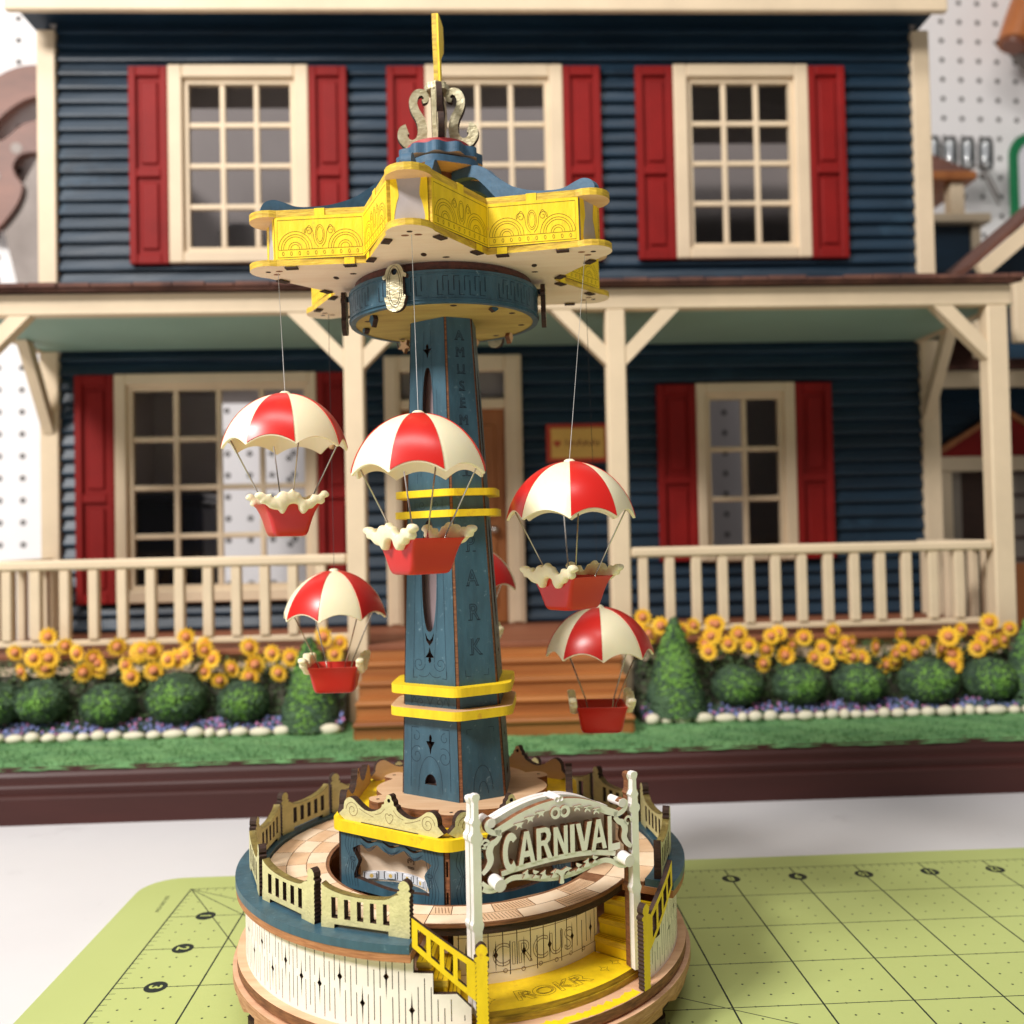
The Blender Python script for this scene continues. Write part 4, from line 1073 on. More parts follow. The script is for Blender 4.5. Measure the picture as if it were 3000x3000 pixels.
# little pendants hanging under the drum: diamonds, stars, crescents
dia = [(0, -0.34), (0.13, -0.12), (0.06, 0.0), (0.05, 0.1), (-0.05, 0.1), (-0.06, 0.0), (-0.13, -0.12)]
starp = []
for i in range(10):
    r = 0.24 if i % 2 == 0 else 0.11
    starp.append((r * sin(2 * pi * i / 10), -0.14 - r * cos(2 * pi * i / 10)))
def pendant(th, r, shape, face, mats):
    c = pol(r, th, ZD + 0.02); nx, ny = sin(radians(face)), -cos(radians(face)); tx, ty = cos(radians(face)), sin(radians(face))
    mp = lambda u, v, w: lean((c.x + nx * w + tx * u, c.y + ny * w + ty * u, c.z + v))
    MB().plate(shape, (), -0.08, 0.08, mp, 0, 0, 1).build('pendant', mats, tower)
pendant(-52, 2.45, dia, -52, [BLUE, BURNT]); pendant(128, 2.45, dia, 60, [NATURAL, BROWN]); pendant(-140, 2.2, [(x, y - 0.12) for x, y in starp], -30, [NATURAL, BROWN])
pendant(38, 2.45, [(x, y * 0.4) for x, y in dia], 38, [BLUE, BURNT]); pendant(160, 2.4, dia, 10, [NATURAL, BROWN]); pendant(-92, 2.4, [(x, y * 0.5) for x, y in dia], -60, [BLUE, BURNT])
for a in (-70, -30, 10, 60, 100, 140, 180, 220):
    p = pol(2.35, a); MB().lathe([(0, ZD + 0.018), (0.05, ZD + 0.018), (0.1, ZD + 0.018)], 10, 0, (p.x, p.y)).build('drum_slot', [BURNT], tower, leaning=True)

# --- the six-armed canopy
ARM0 = -5.0; ZC = 20.68
RN = 3.28; TH_ = 0.17
def armpt(k, a, b):      # a along the arm, b to its right
    th = ARM0 + 60 * k; d = pol(1, th); t = Vector((cos(radians(th)), sin(radians(th)), 0)); p = d * a + t * b
    return (p.x, p.y)
def star_outline(hwt, ra, rt, rn):
    out = []
    for k in range(6):
        # notch before the arm, left side, round tip, right side
        q = pol(rn, ARM0 + 60 * k - 30); out.append((q.x, q.y))
        out.append(armpt(k, ra, -hwt))
        for j in range(1, 10):
            a = -90 + 180 * j / 10
            out.append(armpt(k, ra + (rt - ra) * cos(radians(a)), hwt * sin(radians(a))))
        out.append(armpt(k, ra, hwt))
    return out
so = star_outline(0.62, 5.1, 5.72, RN + 0.06)
bottom = MB().plate(so, (), 0, TH_, flat(ZC), 0, 1, 2).build('canopy_floor', [YELLOW, CREAMW, YEDGE], tower, leaning=True)
so2 = star_outline(0.60, 5.08, 5.70, RN + 0.06)
ring_in = star_outline(0.30, 4.4, 4.6, RN - 0.62)
top = MB().plate(so2, [ring_in], 0, TH_ + 0.02, flat(ZC + 1.36), 0, 1, 2).build('canopy_rim', [NATURAL, NATURAL, YEDGE], tower, leaning=True)
HP = 1.36 - TH_
def side_map(p0, p1):
    d = Vector((p1[0] - p0[0], p1[1] - p0[1])); L = d.length; d /= L; nrm = Vector((d.y, -d.x))
    return L, lambda u, v, w: lean((p0[0] + d.x * u + nrm.x * w, p0[1] + d.y * u + nrm.y * w, ZC + TH_ + v))
def ornament(e, L, g0):
    sc_ = HP / 1.03; g = lambda u, v, w: g0(u, v * sc_, w)
    w = 0.005; cx = L / 2; h = 1.03
    k = L / 2.5
    e.ribbon([(0.1, 0.06), (L - 0.1, 0.06), (L - 0.1, h - 0.08), (0.1, h - 0.08)], 0.012, g, w, 0, True)
    e.ribbon([(0.12, 0.24), (L - 0.12, 0.24)], 0.011, g, w)
    for i in range(10): e.ribbon(circle(0.24 * k + (L - 0.48 * k) * i / 9, 0.15, 0.026, 12, 0.045), 0.011, g, w, 0, True)
    e.ribbon(circle(cx, 0.58, 0.085 * k, 18, 0.18), 0.011, g, w, 0, True); e.ribbon(circle(cx, 0.58, 0.12 * k, 18, 0.23), 0.011, g, w, 0, True)
    for s in (-1, 1):
        e.ribbon([(cx + s * (0.30 * k + p[0]), 0.66 + p[1]) for p in spiral(0, 0, 0.12, 0.02, -20, 1.4, 28)], 0.011, g, w)
        e.ribbon(smooth_loop([(cx + s * 0.40 * k, 0.62), (cx + s * 0.30 * k, 0.80), (cx + s * 0.2 * k, 0.68), (cx + s * 0.15 * k, 0.42), (cx + s * 0.05 * k, 0.28)], 5, False), 0.011, g, w)
        for r in (0.46, 0.38, 0.32, 0.18, 0.12):
            e.ribbon([(cx + s * (0.68 * k) + r * k * cos(radians(a)), 0.25 + r * 0.92 * sin(radians(a))) for a in range(0, 181, 12)], 0.011, g, w)
for k in range(6):
    pn0 = pol(RN, ARM0 + 60 * k - 30); pn1 = pol(RN, ARM0 + 60 * k + 30)
    tl = armpt(k, 5.1, -0.47); tr = armpt(k, 5.1, 0.47)
    for (p0, p1) in (((pn0.x, pn0.y), tl), (tr, (pn1.x, pn1.y))):
        L, g = side_map(p0, p1)
        a, b2 = 0.30, L - 0.62
        outl = [(0.02, 0), (a, 0), (a, -TH_ - 0.02), (a + 0.28, -TH_ - 0.02), (a + 0.28, 0), (b2, 0), (b2, -TH_ - 0.02), (b2 + 0.28, -TH_ - 0.02), (b2 + 0.28, 0), (L - 0.02, 0), (L - 0.02, HP), (L / 2 + 0.14, HP), (L / 2 + 0.14, HP + TH_ + 0.03), (L / 2 - 0.14, HP + TH_ + 0.03), (L / 2 - 0.14, HP), (0.02, HP)]
        o = MB().plate(outl, (), -0.06, 0.10, g, 0, 0, 1).build('canopy_side', [YELLOW, YEDGE], tower)
        e = MB(); g2 = lambda u, v, w: g(u, v, w + 0.10)
        ornament(e, L, g2)
        e.build('side_engraving', [INK_Y], o)
        for x in (a, b2):     # scorched slots below the tabs
            MB().plate([(x - 0.03, -TH_ - 0.055), (x + 0.31, -TH_ - 0.055), (x + 0.31, -TH_ - 0.022), (x - 0.03, -TH_ - 0.022)], (), -0.1, 0.12, g, 0, 0, 0).build('tab_slot', [BURNT], o)
        MB().ribbon([(0.04, 0.008), (L - 0.04, 0.008)], 0.02, g2, 0.004).build('seam_line', [INK], o)
    # grey film end panel with yellow frame strips
    L, g = side_map(tl, tr)
    MB().plate([(0.02, 0), (L - 0.02, 0), (L - 0.02, HP), (0.02, HP)], (), -0.05, 0.02, g, 0, 0, 0).build('end_panel', [GREYP], tower)
    for s in (0, 1):
        x0 = 0.0; x1 = 0.14 + 0.05 * (k % 2)
        jag = smooth_loop([(x1, 0.0), (x1 - 0.06, 0.2), (x1 - 0.02, 0.45), (x1 + 0.02, 0.62), (x1 + 0.07, 0.8), (x1 + 0.02, HP)], 3, False)
        pts = [(x0, HP), (x0, 0.0)] + jag
        if s: pts = [(L - p[0], p[1]) for p in pts]
        MB().plate(pts, (), 0.022, 0.03, g, 0, 0, 0).build('worn_paint_edge', [YELLOW], tower)
    # holes in the floor near the tip
    for (a, b3, rx, ry) in ((5.22, 0, 0.075, 0.075), (4.95, -0.17, 0.1, 0.07), (4.95, 0.17, 0.1, 0.07), (3.3, 0.0, 0.08, 0.16), (2.95, 0.55, 0.1, 0.07)):
        c = armpt(k, a, b3); vs = [lean((c[0] + rx * cos(2 * pi * i / 14), c[1] + ry * sin(2 * pi * i / 14), ZC - 0.004)) for i in range(14)]
        MB().add(vs, [list(range(14))], 0).build('floor_slot', [BURNT if (a > 5.1 or a < 3.4) else BROWN], bottom)
    # blue sweeping rib on top of each arm
    th = ARM0 + 60 * k
    dirv = pol(1, th); tv = Vector((cos(radians(th)), sin(radians(th)), 0))
    rib = smooth_loop([(0.55, 24.0), (1.1, 24.01), (1.45, 23.98), (1.80, 23.80), (2.05, 23.55), (2.5, 23.2), (2.85, 22.98), (3.45, 22.74), (4.1, 22.60), (4.46, 22.58), (4.8, 22.66), (5.05, 22.69), (5.28, 22.60), (5.40, 22.42), (5.38, 22.24)], 4, False)
    ribb = smooth_loop([(5.38, 22.235), (3.2, 22.235), (2.7, 22.45), (2.2, 22.80), (1.75, 23.3), (1.4, 23.62), (1.0, 23.72), (0.55, 23.74)], 4, False)
    mp = lambda u, v, w: lean((dirv.x * u + tv.x * w, dirv.y * u + tv.y * w, v))
    MB().plate(rib + ribb, (), -0.13, 0.13, mp, 0, 0, 1).build('canopy_rib', [BLUE_RIB, BLUE_RIB], tower)
# hub under the blue caps
MB().lathe([(0.0, 20.85), (0.62, 20.85), (0.62, 23.2), (0.5, 23.2), (0.5, 24.0), (0, 24.0)], 24).build('hub', [BROWN], tower, leaning=True)
MB().lathe([(0.63, 22.1), (0.66, 22.1), (0.66, 22.6), (0.63, 22.6)], 24).build('hub_band', [REDP], tower, leaning=True)
def wavy(r, amp, n, ph, m=144):
    return [(pol(r + amp * cos(radians(n * (360 * i / m - ph))), 360 * i / m).x, pol(r + amp * cos(radians(n * (360 * i / m - ph))), 360 * i / m).y) for i in range(m)]
MB().plate(wavy(1.26, 0.05, 6, ARM0), (), 0, 0.2, flat(24.02), 0, 1, 0).build('cap_plate', [BLUE_RIB, NATURAL], tower, leaning=True)
MB().plate(ring_outline(1.05, 40), (), 0, 0.1, flat(24.225), 1, 1, 1).build('cap_spacer', [BLUE_RIB, BURNT], tower, leaning=True)
MB().plate(wavy(1.24, 0.07, 12, 0), (), 0, 0.3, flat(24.33), 0, 1, 0).build('cap_plate', [BLUE_RIB, NATURAL], tower, leaning=True)
MB().plate(ring_outline(0.98, 60), (), 0, 0.2, flat(24.635), 0, 0, 0).build('cap_disc', [REDP], tower, leaning=True)
# scrolled crown: four fretwork plates round a post
def scroll_plate(th, name='crown_scroll'):
    dirv = pol(1, th); tv = Vector((cos(radians(th)), sin(radians(th)), 0))
    path = smooth_loop([(0.46, 26.32), (0.36, 26.36), (0.34, 26.48), (0.46, 26.60), (0.64, 26.54), (0.74, 26.30), (0.68, 26.02), (0.54, 25.76), (0.48, 25.46), (0.54, 25.16), (0.72, 25.00), (0.94, 25.02), (1.08, 25.20), (1.06, 25.40), (0.94, 25.46)], 5, False)
    mp = lambda u, v, w: lean((dirv.x * u + tv.x * w, dirv.y * u + tv.y * w, v - 0.02))
    MB().plate(band(path, lambda t: 0.12 + 0.11 * sin(pi * min(1, t * 1.05)) + 0.20 * t * t), (), -0.09, 0.09, mp, 0, 0, 1).build(name, [SILVER, BURNT], tower)
for a in (-82, 82, 170, 8): scroll_plate(a)
MB().bbox(-0.16, 0.06, -0.34, -0.12, 24.84, 26.6, 0.02).build('crown_post', [SILVER], tower, leaning=True)
MB().bbox(0.06, 0.16, -0.38, -0.1, 24.84, 26.6, 0.02).build('crown_post', [BROWN], tower, leaning=True)
MB().lathe([(0, 24.84), (0.2, 24.84), (0.2, 26.6), (0, 26.6)], 10).build('crown_core', [BURNT], tower, leaning=True)
MB().plate(wavy(0.36, 0.02, 8, 0, 64), (), 0, 0.2, flat(26.62), 0, 0, 0).build('crown_cap', [SILVER], tower, leaning=True)
# flag pole, seen edge-on
dirv = pol(1, 172); tv = Vector((cos(radians(172)), sin(radians(172)), 0))
fl = [(-0.12, 26.8), (0.10, 26.8), (0.14, 27.3), (0.12, 27.7), (0.55, 28.1), (0.62, 28.5), (0.58, 28.95), (0.1, 29.02), (-0.14, 29.0), (-0.16, 28.1), (-0.12, 27.5)]
MB().plate(fl, (), -0.07, 0.06, lambda u, v, w: lean((dirv.x * u + tv.x * w, dirv.y * u + tv.y * w, v)), 0, 0, 1).build('flag', [YELLOW, YEDGE], tower)
MB().plate([(p[0] * 0.98, p[1] - 0.01) for p in fl], (), -0.14, -0.075, lambda u, v, w: lean((dirv.x * u + tv.x * w, dirv.y * u + tv.y * w, v)), 0, 0, 0).build('flag_layer', [YELLOW, YEDGE], tower)

# ================================================================== the six hanging parachute cars
def dome_pt(R, Hd, phi, t, off=0.0):
    tm = radians(78)
    a = t * tm
    # the panels are a little flatter between the seams
    d = ((phi + 22.5) % 45) - 22.5
    fl_ = 1 - 0.035 * (1 - (d / 22.5) ** 2) * t
    r = (R + off) * sin(a) / sin(tm) * fl_
    z = -Hd * (1 - cos(a)) / (1 - cos(tm)) + off * 0.8 * cos(a)
    return (r * cos(radians(phi)), r * sin(radians(phi)), z)
def t_end(phi):
    d = ((phi + 22.5) % 45) - 22.5
    return 1 - 0.092 * (1 - (d / 22.5) ** 2)
R_, HD_ = 1.74, 1.56
def chute_canopy():
    m = MB(); NP, NT = 96, 14
    vs = []; fs = []
    for off in (0.0, -0.07):
        for j in range(NT + 1):
            for i in range(NP):
                phi = 360 * i / NP; te = t_end(phi); vs.append(dome_pt(R_, HD_, phi, te * (0.02 + 0.98 * j / NT), off))
    n1 = NP * (NT + 1)
    for j in range(NT):
        for i in range(NP):
            a, b, c, d = j * NP + i, j * NP + (i + 1) % NP, (j + 1) * NP + (i + 1) % NP, (j + 1) * NP + i
            fs.append((a, d, c, b)); fs.append((n1 + a, n1 + b, n1 + c, n1 + d))
    for i in range(NP):
        a, b = NT * NP + i, NT * NP + (i + 1) % NP; fs.append((a, n1 + a, n1 + b, b))
    m.add(vs, fs, 0)
    m.lathe([(0.0, 0.075), (0.09, 0.07), (0.15, 0.03), (0.17, -0.05)], 20, 0)
    return m
def chute_panel(c):
    """raised red gore centred on angle c"""
    m = MB(); NP, NT = 12, 12; vs = []; fs = []
    for off in (0.022, -0.02):
        for j in range(NT + 1):
            for i in range(NP + 1):
                phi = c - 21.3 + 42.6 * i / NP; te = t_end(phi) - 0.012
                vs.append(dome_pt(R_, HD_, phi, 0.10 + (te - 0.10) * j / NT, off))
    n1 = (NP + 1) * (NT + 1)
    for j in range(NT):
        for i in range(NP):
            a = j * (NP + 1) + i; q = (a, a + NP + 1, a + NP + 2, a + 1); fs.append(q); fs.append(tuple(n1 + x for x in q[::-1]))
    for i in range(NP):
        a = NT * (NP + 1) + i; fs.append((a, n1 + a, n1 + a + 1, a + 1)); a = i; fs.append((a, a + 1, n1 + a + 1, n1 + a))
    for j in range(NT):
        a = j * (NP + 1); fs.append((a, n1 + a, n1 + a + NP + 1, a + NP + 1)); a = j * (NP + 1) + NP; fs.append((a, a + NP + 1, n1 + a + NP + 1, n1 + a))
    m.add(vs, fs, 0)
    return m
def rr(L, W, r, z, n=5):
    out = []
    for (cx, cy, a0) in ((L / 2 - r, W / 2 - r, 0), (-L / 2 + r, W / 2 - r, 90), (-L / 2 + r, -W / 2 + r, 180), (L / 2 - r, -W / 2 + r, 270)):
        for i in range(n + 1):
            a = radians(a0 + 90 * i / n); out.append((cx + r * cos(a), cy + r * sin(a), z))
    return out
def basket():
    # x is the direction of the two decorated ends, y along their width
    lv = [(1.16, 0.76, 0.16, -3.98), (1.26, 0.88, 0.16, -3.95), (1.33, 0.97, 0.15, -3.86), (1.39, 1.05, 0.13, -3.70), (1.45, 1.15, 0.12, -3.52), (1.51, 1.28, 0.10, -3.34), (1.57, 1.44, 0.07, -3.18), (1.63, 1.58, 0.06, -3.10)]
    inn = [(1.50, 1.42, 0.05, -3.10), (1.2, 1.1, 0.1, -3.4), (1.1, 0.8, 0.12, -3.72)]
    m = MB(); rings = [rr(*q) for q in lv] + [rr(*q) for q in inn]; k = len(rings[0]); vs = sum(rings, []); fs = []
    for j in range(len(rings) - 1):
        for i in range(k): fs.append((j * k + i, j * k + (i + 1) % k, (j + 1) * k + (i + 1) % k, (j + 1) * k + i))
    fs.append(list(range(k))[::-1]); fs.append([(len(rings) - 1) * k + i for i in range(k)])
    m.add(vs, fs, 0)
    return m
splash_px = [(510, 1400), (540, 1362), (585, 1362), (625, 1410), (690, 1400), (720, 1450), (780, 1462), (815, 1420), (835, 1385), (875, 1372), (915, 1338), (955, 1378), (1010, 1362), (1055, 1385), (1085, 1430), (1130, 1430), (1140, 1395), (1190, 1405), (1230, 1378), (1285, 1380), (1310, 1415), (1290, 1450), (1262, 1465), (1250, 1505), (1195, 1518), (1150, 1560), (1095, 1580), (1060, 1585), (1030, 1625), (1000, 1622), (975, 1575), (950, 1530), (900, 1512), (850, 1525), (838, 1580), (800, 1630), (765, 1618), (735, 1578), (690, 1565), (640, 1510), (590, 1520), (555, 1485), (560, 1450), (520, 1430)]
splash = smooth_loop([((x - 905) * 0.00229, -3.10 - (y - 1510) * 0.00229) for x, y in splash_px], 2)
def inset(loop, d):
    n = len(loop); out = []
    ar = sum(loop[i][0] * loop[(i + 1) % n][1] - loop[(i + 1) % n][0] * loop[i][1] for i in range(n)); sg_ = 1 if ar > 0 else -1
    for i, p in enumerate(loop):
        a = loop[i - 2]; b = loop[(i + 2) % n]; dx, dy = b[0] - a[0], b[1] - a[1]; L = hypot(dx, dy) or 1
        out.append((p[0] - sg_ * dy / L * d, p[1] + sg_ * dx / L * d))
    return out
def splash_plate(s):
    """puffy moulded trim: the outline swells from front and back edges to the middle"""
    def mp(u, v, w):
        t = (v + 3.1) * 0.12
        return (s * (0.80 + t + w), -s * u * 1.08, v)
    m = MB(); levels = [(0.045, -0.03), (0.014, 0.0), (0.0, 0.05), (0.0, 0.13), (0.014, 0.19), (0.045, 0.225)]
    rings = [inset(splash, d) for d, w in levels]; k = len(splash)
    vs = [mp(p[0], p[1], w) for r, (d, w) in zip(rings, levels) for p in r]
    m.add(vs, [(j * k + i, j * k + (i + 1) % k, (j + 1) * k + (i + 1) % k, (j + 1) * k + i) for j in range(len(levels) - 1) for i in range(k)], 0)
    t = MB().plate(rings[0], (), 0, 0.001, lambda u, v, w: (u, v, w))
    nv = 0
    for lev in (0, -1):
        q = MB().plate(rings[lev], (), 0.0, 0.0, lambda u, v, w: mp(u, v, levels[lev][1]), 0, 0, 0)
        half = [f for f in q.f if len(f) == 3]
        m.add(q.v, half[:len(half) // 2], 0)
    return m
CH = {}
def make_chute(name, label, loc, yaw, gore, ztop, thread, bead=None, rod=45):
    """yaw: direction (degrees from the viewer, to the right positive) the decorated basket end faces; gore: where a red gore faces"""
    t = thing(name, label, 'toy parachute', loc, 0, 'striped parachute cars hanging from the tower')
    def inst(key, fn, nm, mats, rz, smooth=True, auto=35):
        if key not in CH:
            CH[key] = fn().build(nm, mats, t, smooth=smooth, auto=auto); o = CH[key]
        else:
            o = CH[key].copy(); col.objects.link(o); o.parent = t
        o.rotation_euler = (0, 0, rz); return o
    g = radians(gore - 90)          # angle 0 of the dome is +x; the viewer is at -y
    can = inst('dome', chute_canopy, 'canopy_shell', [CREAM], g, True, 50)
    for k in range(4): inst('gore%d' % k, (lambda q=k: chute_panel(90 * q)), 'red_gore', [RED], g, True, 50)
    y = radians(yaw - 90)
    inst('basket', basket, 'basket', [RED], y, True, 50)
    for s in (-1, 1): inst('splash%d' % s, (lambda q=s: splash_plate(q)), 'splash_board', [CREAM], y, True, 60)
    for k in range(4):
        inst('rod', (lambda: MB().tube([(1.50, 0, -1.34), (0.66, 0, -3.02), (0.58, 0, -3.3)], 0.021, 8)), 'steel_rod', [WIRE], radians(rod - 90 + 90 * k), True, None)
    s = ztop
    MB().tube([(0, 0, 0.05), (s[0] * 0.5, s[1] * 0.5, s[2] * 0.5), s], 0.0078, 6).build('hanging_thread', [thread], t, smooth=True)
    if bead: MB().lathe([(0, bead - 0.11)] + [(0.115 * sin(pi * i / 10), bead - 0.115 * cos(pi * i / 10)) for i in range(1, 10)] + [(0, bead + 0.11)], 16, 0).build('bead', [BEAD], t, smooth=True)
    return t
cx = -0.25
def hang(th, z, dx=0.0, dy=0.0):
    p = pol(4.95, th); a = (p.x + cx, p.y, ZC)
    return a, (a[0] + dx, a[1] + dy, z)
for (th, z, dx, yaw, gore, rod, thread, bead, label) in (
    (-5, 16.2, 0.08, -45, 4, 21, THREAD_LIT, None, 'red and cream parachute with basket, nearest one, hanging in front of the blue column'),
    (-65, 17.2, 0.14, 24, 0, 27, THREAD_LIT, None, 'highest red and cream parachute with basket, hanging at the left'),
    (55, 15.08, -0.54, -45, 18, 4, THREAD_LIT, None, 'red and cream parachute with basket hanging right of the column above a lower one'),
    (115, 10.73, 0.18, -92, -24, 44, THREAD_UNLIT, None, 'lowest red and cream parachute, at the right in front of the wooden steps'),
    (-125, 12.05, 0.04, -88, -28, 40, THREAD_UNLIT, 4.15, 'red and cream parachute at lower left with a small wooden bead on its thread'),
    (175, 12.75, -0.06, -80, 48, 40, THREAD_UNLIT, None, 'red and cream parachute mostly hidden behind the blue column')):
    a, p = hang(th, z, dx)
    make_chute('parachute_car', label, p, yaw, gore, (a[0] - p[0], a[1] - p[1], a[2] - p[2]), thread, bead, rod)

# ================================================================== the dollhouse (x across the front, y = depth from the base front, z up)
house = thing('dollhouse', 'blue clapboard dollhouse with red shutters and cream porch behind the tower', 'dollhouse', (1.68, 17.1, 0), radians(2.3))
WD, PF = 20.1, 9.1
# --- mahogany base with a moulded front, lawn on top
prof = [(0, -0.2), (0, 1.02), (0.12, 1.12), (0.34, 1.16), (0.34, 1.46), (0.42, 1.56), (0.62, 1.66), (0.66, 1.92), (0.78, 2.08), (0.80, 2.34), (48, 2.34), (48, -0.2)]
m = MB(); vs = [(x, y, z) for x in (-38, 38) for (y, z) in prof]; n = len(prof)
m.add(vs, [(i, (i + 1) % n, n + (i + 1) % n, n + i) for i in range(n)] + [list(range(n)), [n + i for i in range(n)][::-1]], 0)
m.build('base_board', [H_BASE], house)
m = MB(); NX, NY = 190, 26; vs = []
for j in range(NY + 1):
    for i in range(NX + 1):
        x = -37.5 + 75 * i / NX; y = 0.74 + 0.04 * sin(x * 1.7) + 0.03 * sin(x * 4.1 + 1) + (21 - 0.72) * (j / NY) ** 1.4
        z = 2.40 + 0.05 * sin(x * 2.3 + y * 1.9) + 0.04 * sin(x * 5.1 - y * 3.7) + 0.035 * rnd.random()
        if j == 0: z = 2.2 + 0.05 * rnd.random()
        vs.append((x, y, z))
m.add(vs, [(j * (NX + 1) + i, j * (NX + 1) + i + 1, (j + 1) * (NX + 1) + i + 1, (j + 1) * (NX + 1) + i) for j in range(NY) for i in range(NX)], 0)
m.build('lawn', [H_GRASS], house, smooth=True)
# grass tufts standing along the lawn
m = MB()
for i in range(9000):
    x = rnd.uniform(-30, 30); y = 0.75 + 5.6 * rnd.random() ** 1.3; h = rnd.uniform(0.08, 0.2); a = rnd.uniform(0, pi); w = 0.035; z = 2.4
    dx, dy = cos(a) * w, sin(a) * w
    m.add([(x - dx, y - dy, z), (x + dx, y + dy, z), (x + rnd.uniform(-0.08, 0.08), y + rnd.uniform(-0.1, 0.04), z + h)], [(0, 1, 2)], 0)
g = m.build('grass_blades', [H_GRASS], house); g['kind'] = 'stuff'

WINS = []
def window(gx0, gx1, gz0, gz1, fx0, fx1, fz0, fz1, nc, nr, sh=None, label=None):
    """glass opening, outer frame, panes across and up, shutters (left x0,x1, right x0,x1, z0, z1)"""
    WINS.append((gx0, gx1, gz0, gz1))
    m = MB(); y0, y1 = WD - 0.75, WD - 0.28
    m.bbox(fx0, gx0 - 0.35, y0, y1, fz0, fz1, 0.08); m.bbox(gx1 + 0.35, fx1, y0, y1, fz0, fz1, 0.08)
    m.bbox(gx0 - 0.35, gx1 + 0.35, y0, y1, gz1 + 0.35, fz1, 0.08); m.bbox(gx0 - 0.35, gx1 + 0.35, y0, y1, fz0, gz0 - 0.35, 0.08)
    fr = m.build('window', [H_CREAM], house)
    if label: fr['label'] = label
    m = MB(); y0, y1 = WD - 0.42, WD + 0.12        # sash
    m.box(gx0 - 0.37, gx0, y0, y1, gz0 - 0.37, gz1 + 0.37); m.box(gx1, gx1 + 0.37, y0, y1, gz0 - 0.37, gz1 + 0.37)
    m.box(gx0, gx1, y0, y1, gz1, gz1 + 0.37); m.box(gx0, gx1, y0, y1, gz0 - 0.37, gz0)
    m.build('sash', [H_CREAM], fr)
    # reveal box so that no light leaks between the siding and the frame
    m = MB(); m.box(gx0 - 0.7, gx0 - 0.371, WD - 0.3, WD + 0.5, gz0 - 0.7, gz1 + 0.7); m.box(gx1 + 0.371, gx1 + 0.7, WD - 0.3, WD + 0.5, gz0 - 0.7, gz1 + 0.7)
    m.box(gx0 - 0.37, gx1 + 0.37, WD - 0.3, WD + 0.5, gz1 + 0.371, gz1 + 0.9); m.box(gx0 - 0.37, gx1 + 0.37, WD - 0.3, WD + 0.5, gz0 - 0.9, gz0 - 0.371)
    m.build('reveal', [H_CREAM], fr)
    pw = (gx1 - gx0) / nc; ph = (gz1 - gz0) / nr; mw = 0.19
    for i in range(1, nc): MB().bbox(gx0 + pw * i - mw, gx0 + pw * i + mw, WD - 0.36, WD - 0.06, gz0, gz1, 0.06).build('muntin', [H_CREAM], fr)
    for j in range(1, nr): MB().bbox(gx0, gx1, WD - 0.33, WD - 0.03, gz0 + ph * j - mw, gz0 + ph * j + mw, 0.06).build('muntin', [H_CREAM], fr)
    pane = None
    for i in range(nc):
        for j in range(nr):
            loc = (gx0 + pw * (i + 0.5), WD + 0.02, gz0 + ph * (j + 0.5))
            if pane is None:
                pane = MB().add([(-pw / 2, 0, -ph / 2), (pw / 2, 0, -ph / 2), (pw / 2, 0, ph / 2), (-pw / 2, 0, ph / 2)], [(0, 1, 2, 3)], 0).build('pane', [GLASS], fr); o = pane
            else:
                o = pane.copy(); col.objects.link(o)
            o.location = Vector(loc) * S
    if sh:
        for (x0, x1) in (sh[0], sh[1]):
            z0, z1 = sh[2], sh[3]; zm = z0 + (z1 - z0) * 0.46; st = 0.52
            m = MB(); y0, y1 = WD - 0.72, WD - 0.26
            m.bbox(x0, x0 + st, y0, y1, z0, z1, 0.06); m.bbox(x1 - st, x1, y0, y1, z0, z1, 0.06)
            m.bbox(x0 + st, x1 - st, y0, y1, z1 - 0.7, z1, 0.06); m.bbox(x0 + st, x1 - st, y0, y1, z0, z0 + 0.7, 0.06); m.bbox(x0 + st, x1 - st, y0, y1, zm - 0.3, zm + 0.3, 0.06)
            so_ = m.build('shutter', [H_RED], house)
            for (a, b_) in ((z0 + 0.7, zm - 0.3), (zm + 0.3, z1 - 0.7)):
                q = MB(); q.bbox(x0 + st, x1 - st, WD - 0.5, WD - 0.26, a, b_, 0.02); q.bbox(x0 + st + 0.28, x1 - st - 0.18, WD - 0.62, WD - 0.49, a + 0.35, b_ - 0.35, 0.08)
                q.build('shutter_panel', [H_RED], so_)
for c in (-17.7, 0.15, 17.72):
    window(c - 3.52, c + 3.52, 33.45, 44.95, c - 4.85, c + 4.85, 32.3, 46.2, 3, 4, ((c - 7.55, c - 4.87), (c + 4.87, c + 7.52), 32.25, 46.1))
window(-25.3, -13.55, 10.05, 23.5, -26.45, -12.65, 8.85, 24.65, 4, 4, ((-29.15, -26.47), (-12.63, -10.1), 8.85, 24.6))
window(14.95, 19.85, 11.7, 22.3, 13.92, 21.0, 10.85, 23.45, 2, 3, ((11.15, 13.9), (21.02, 23.65), 10.9, 23.4))
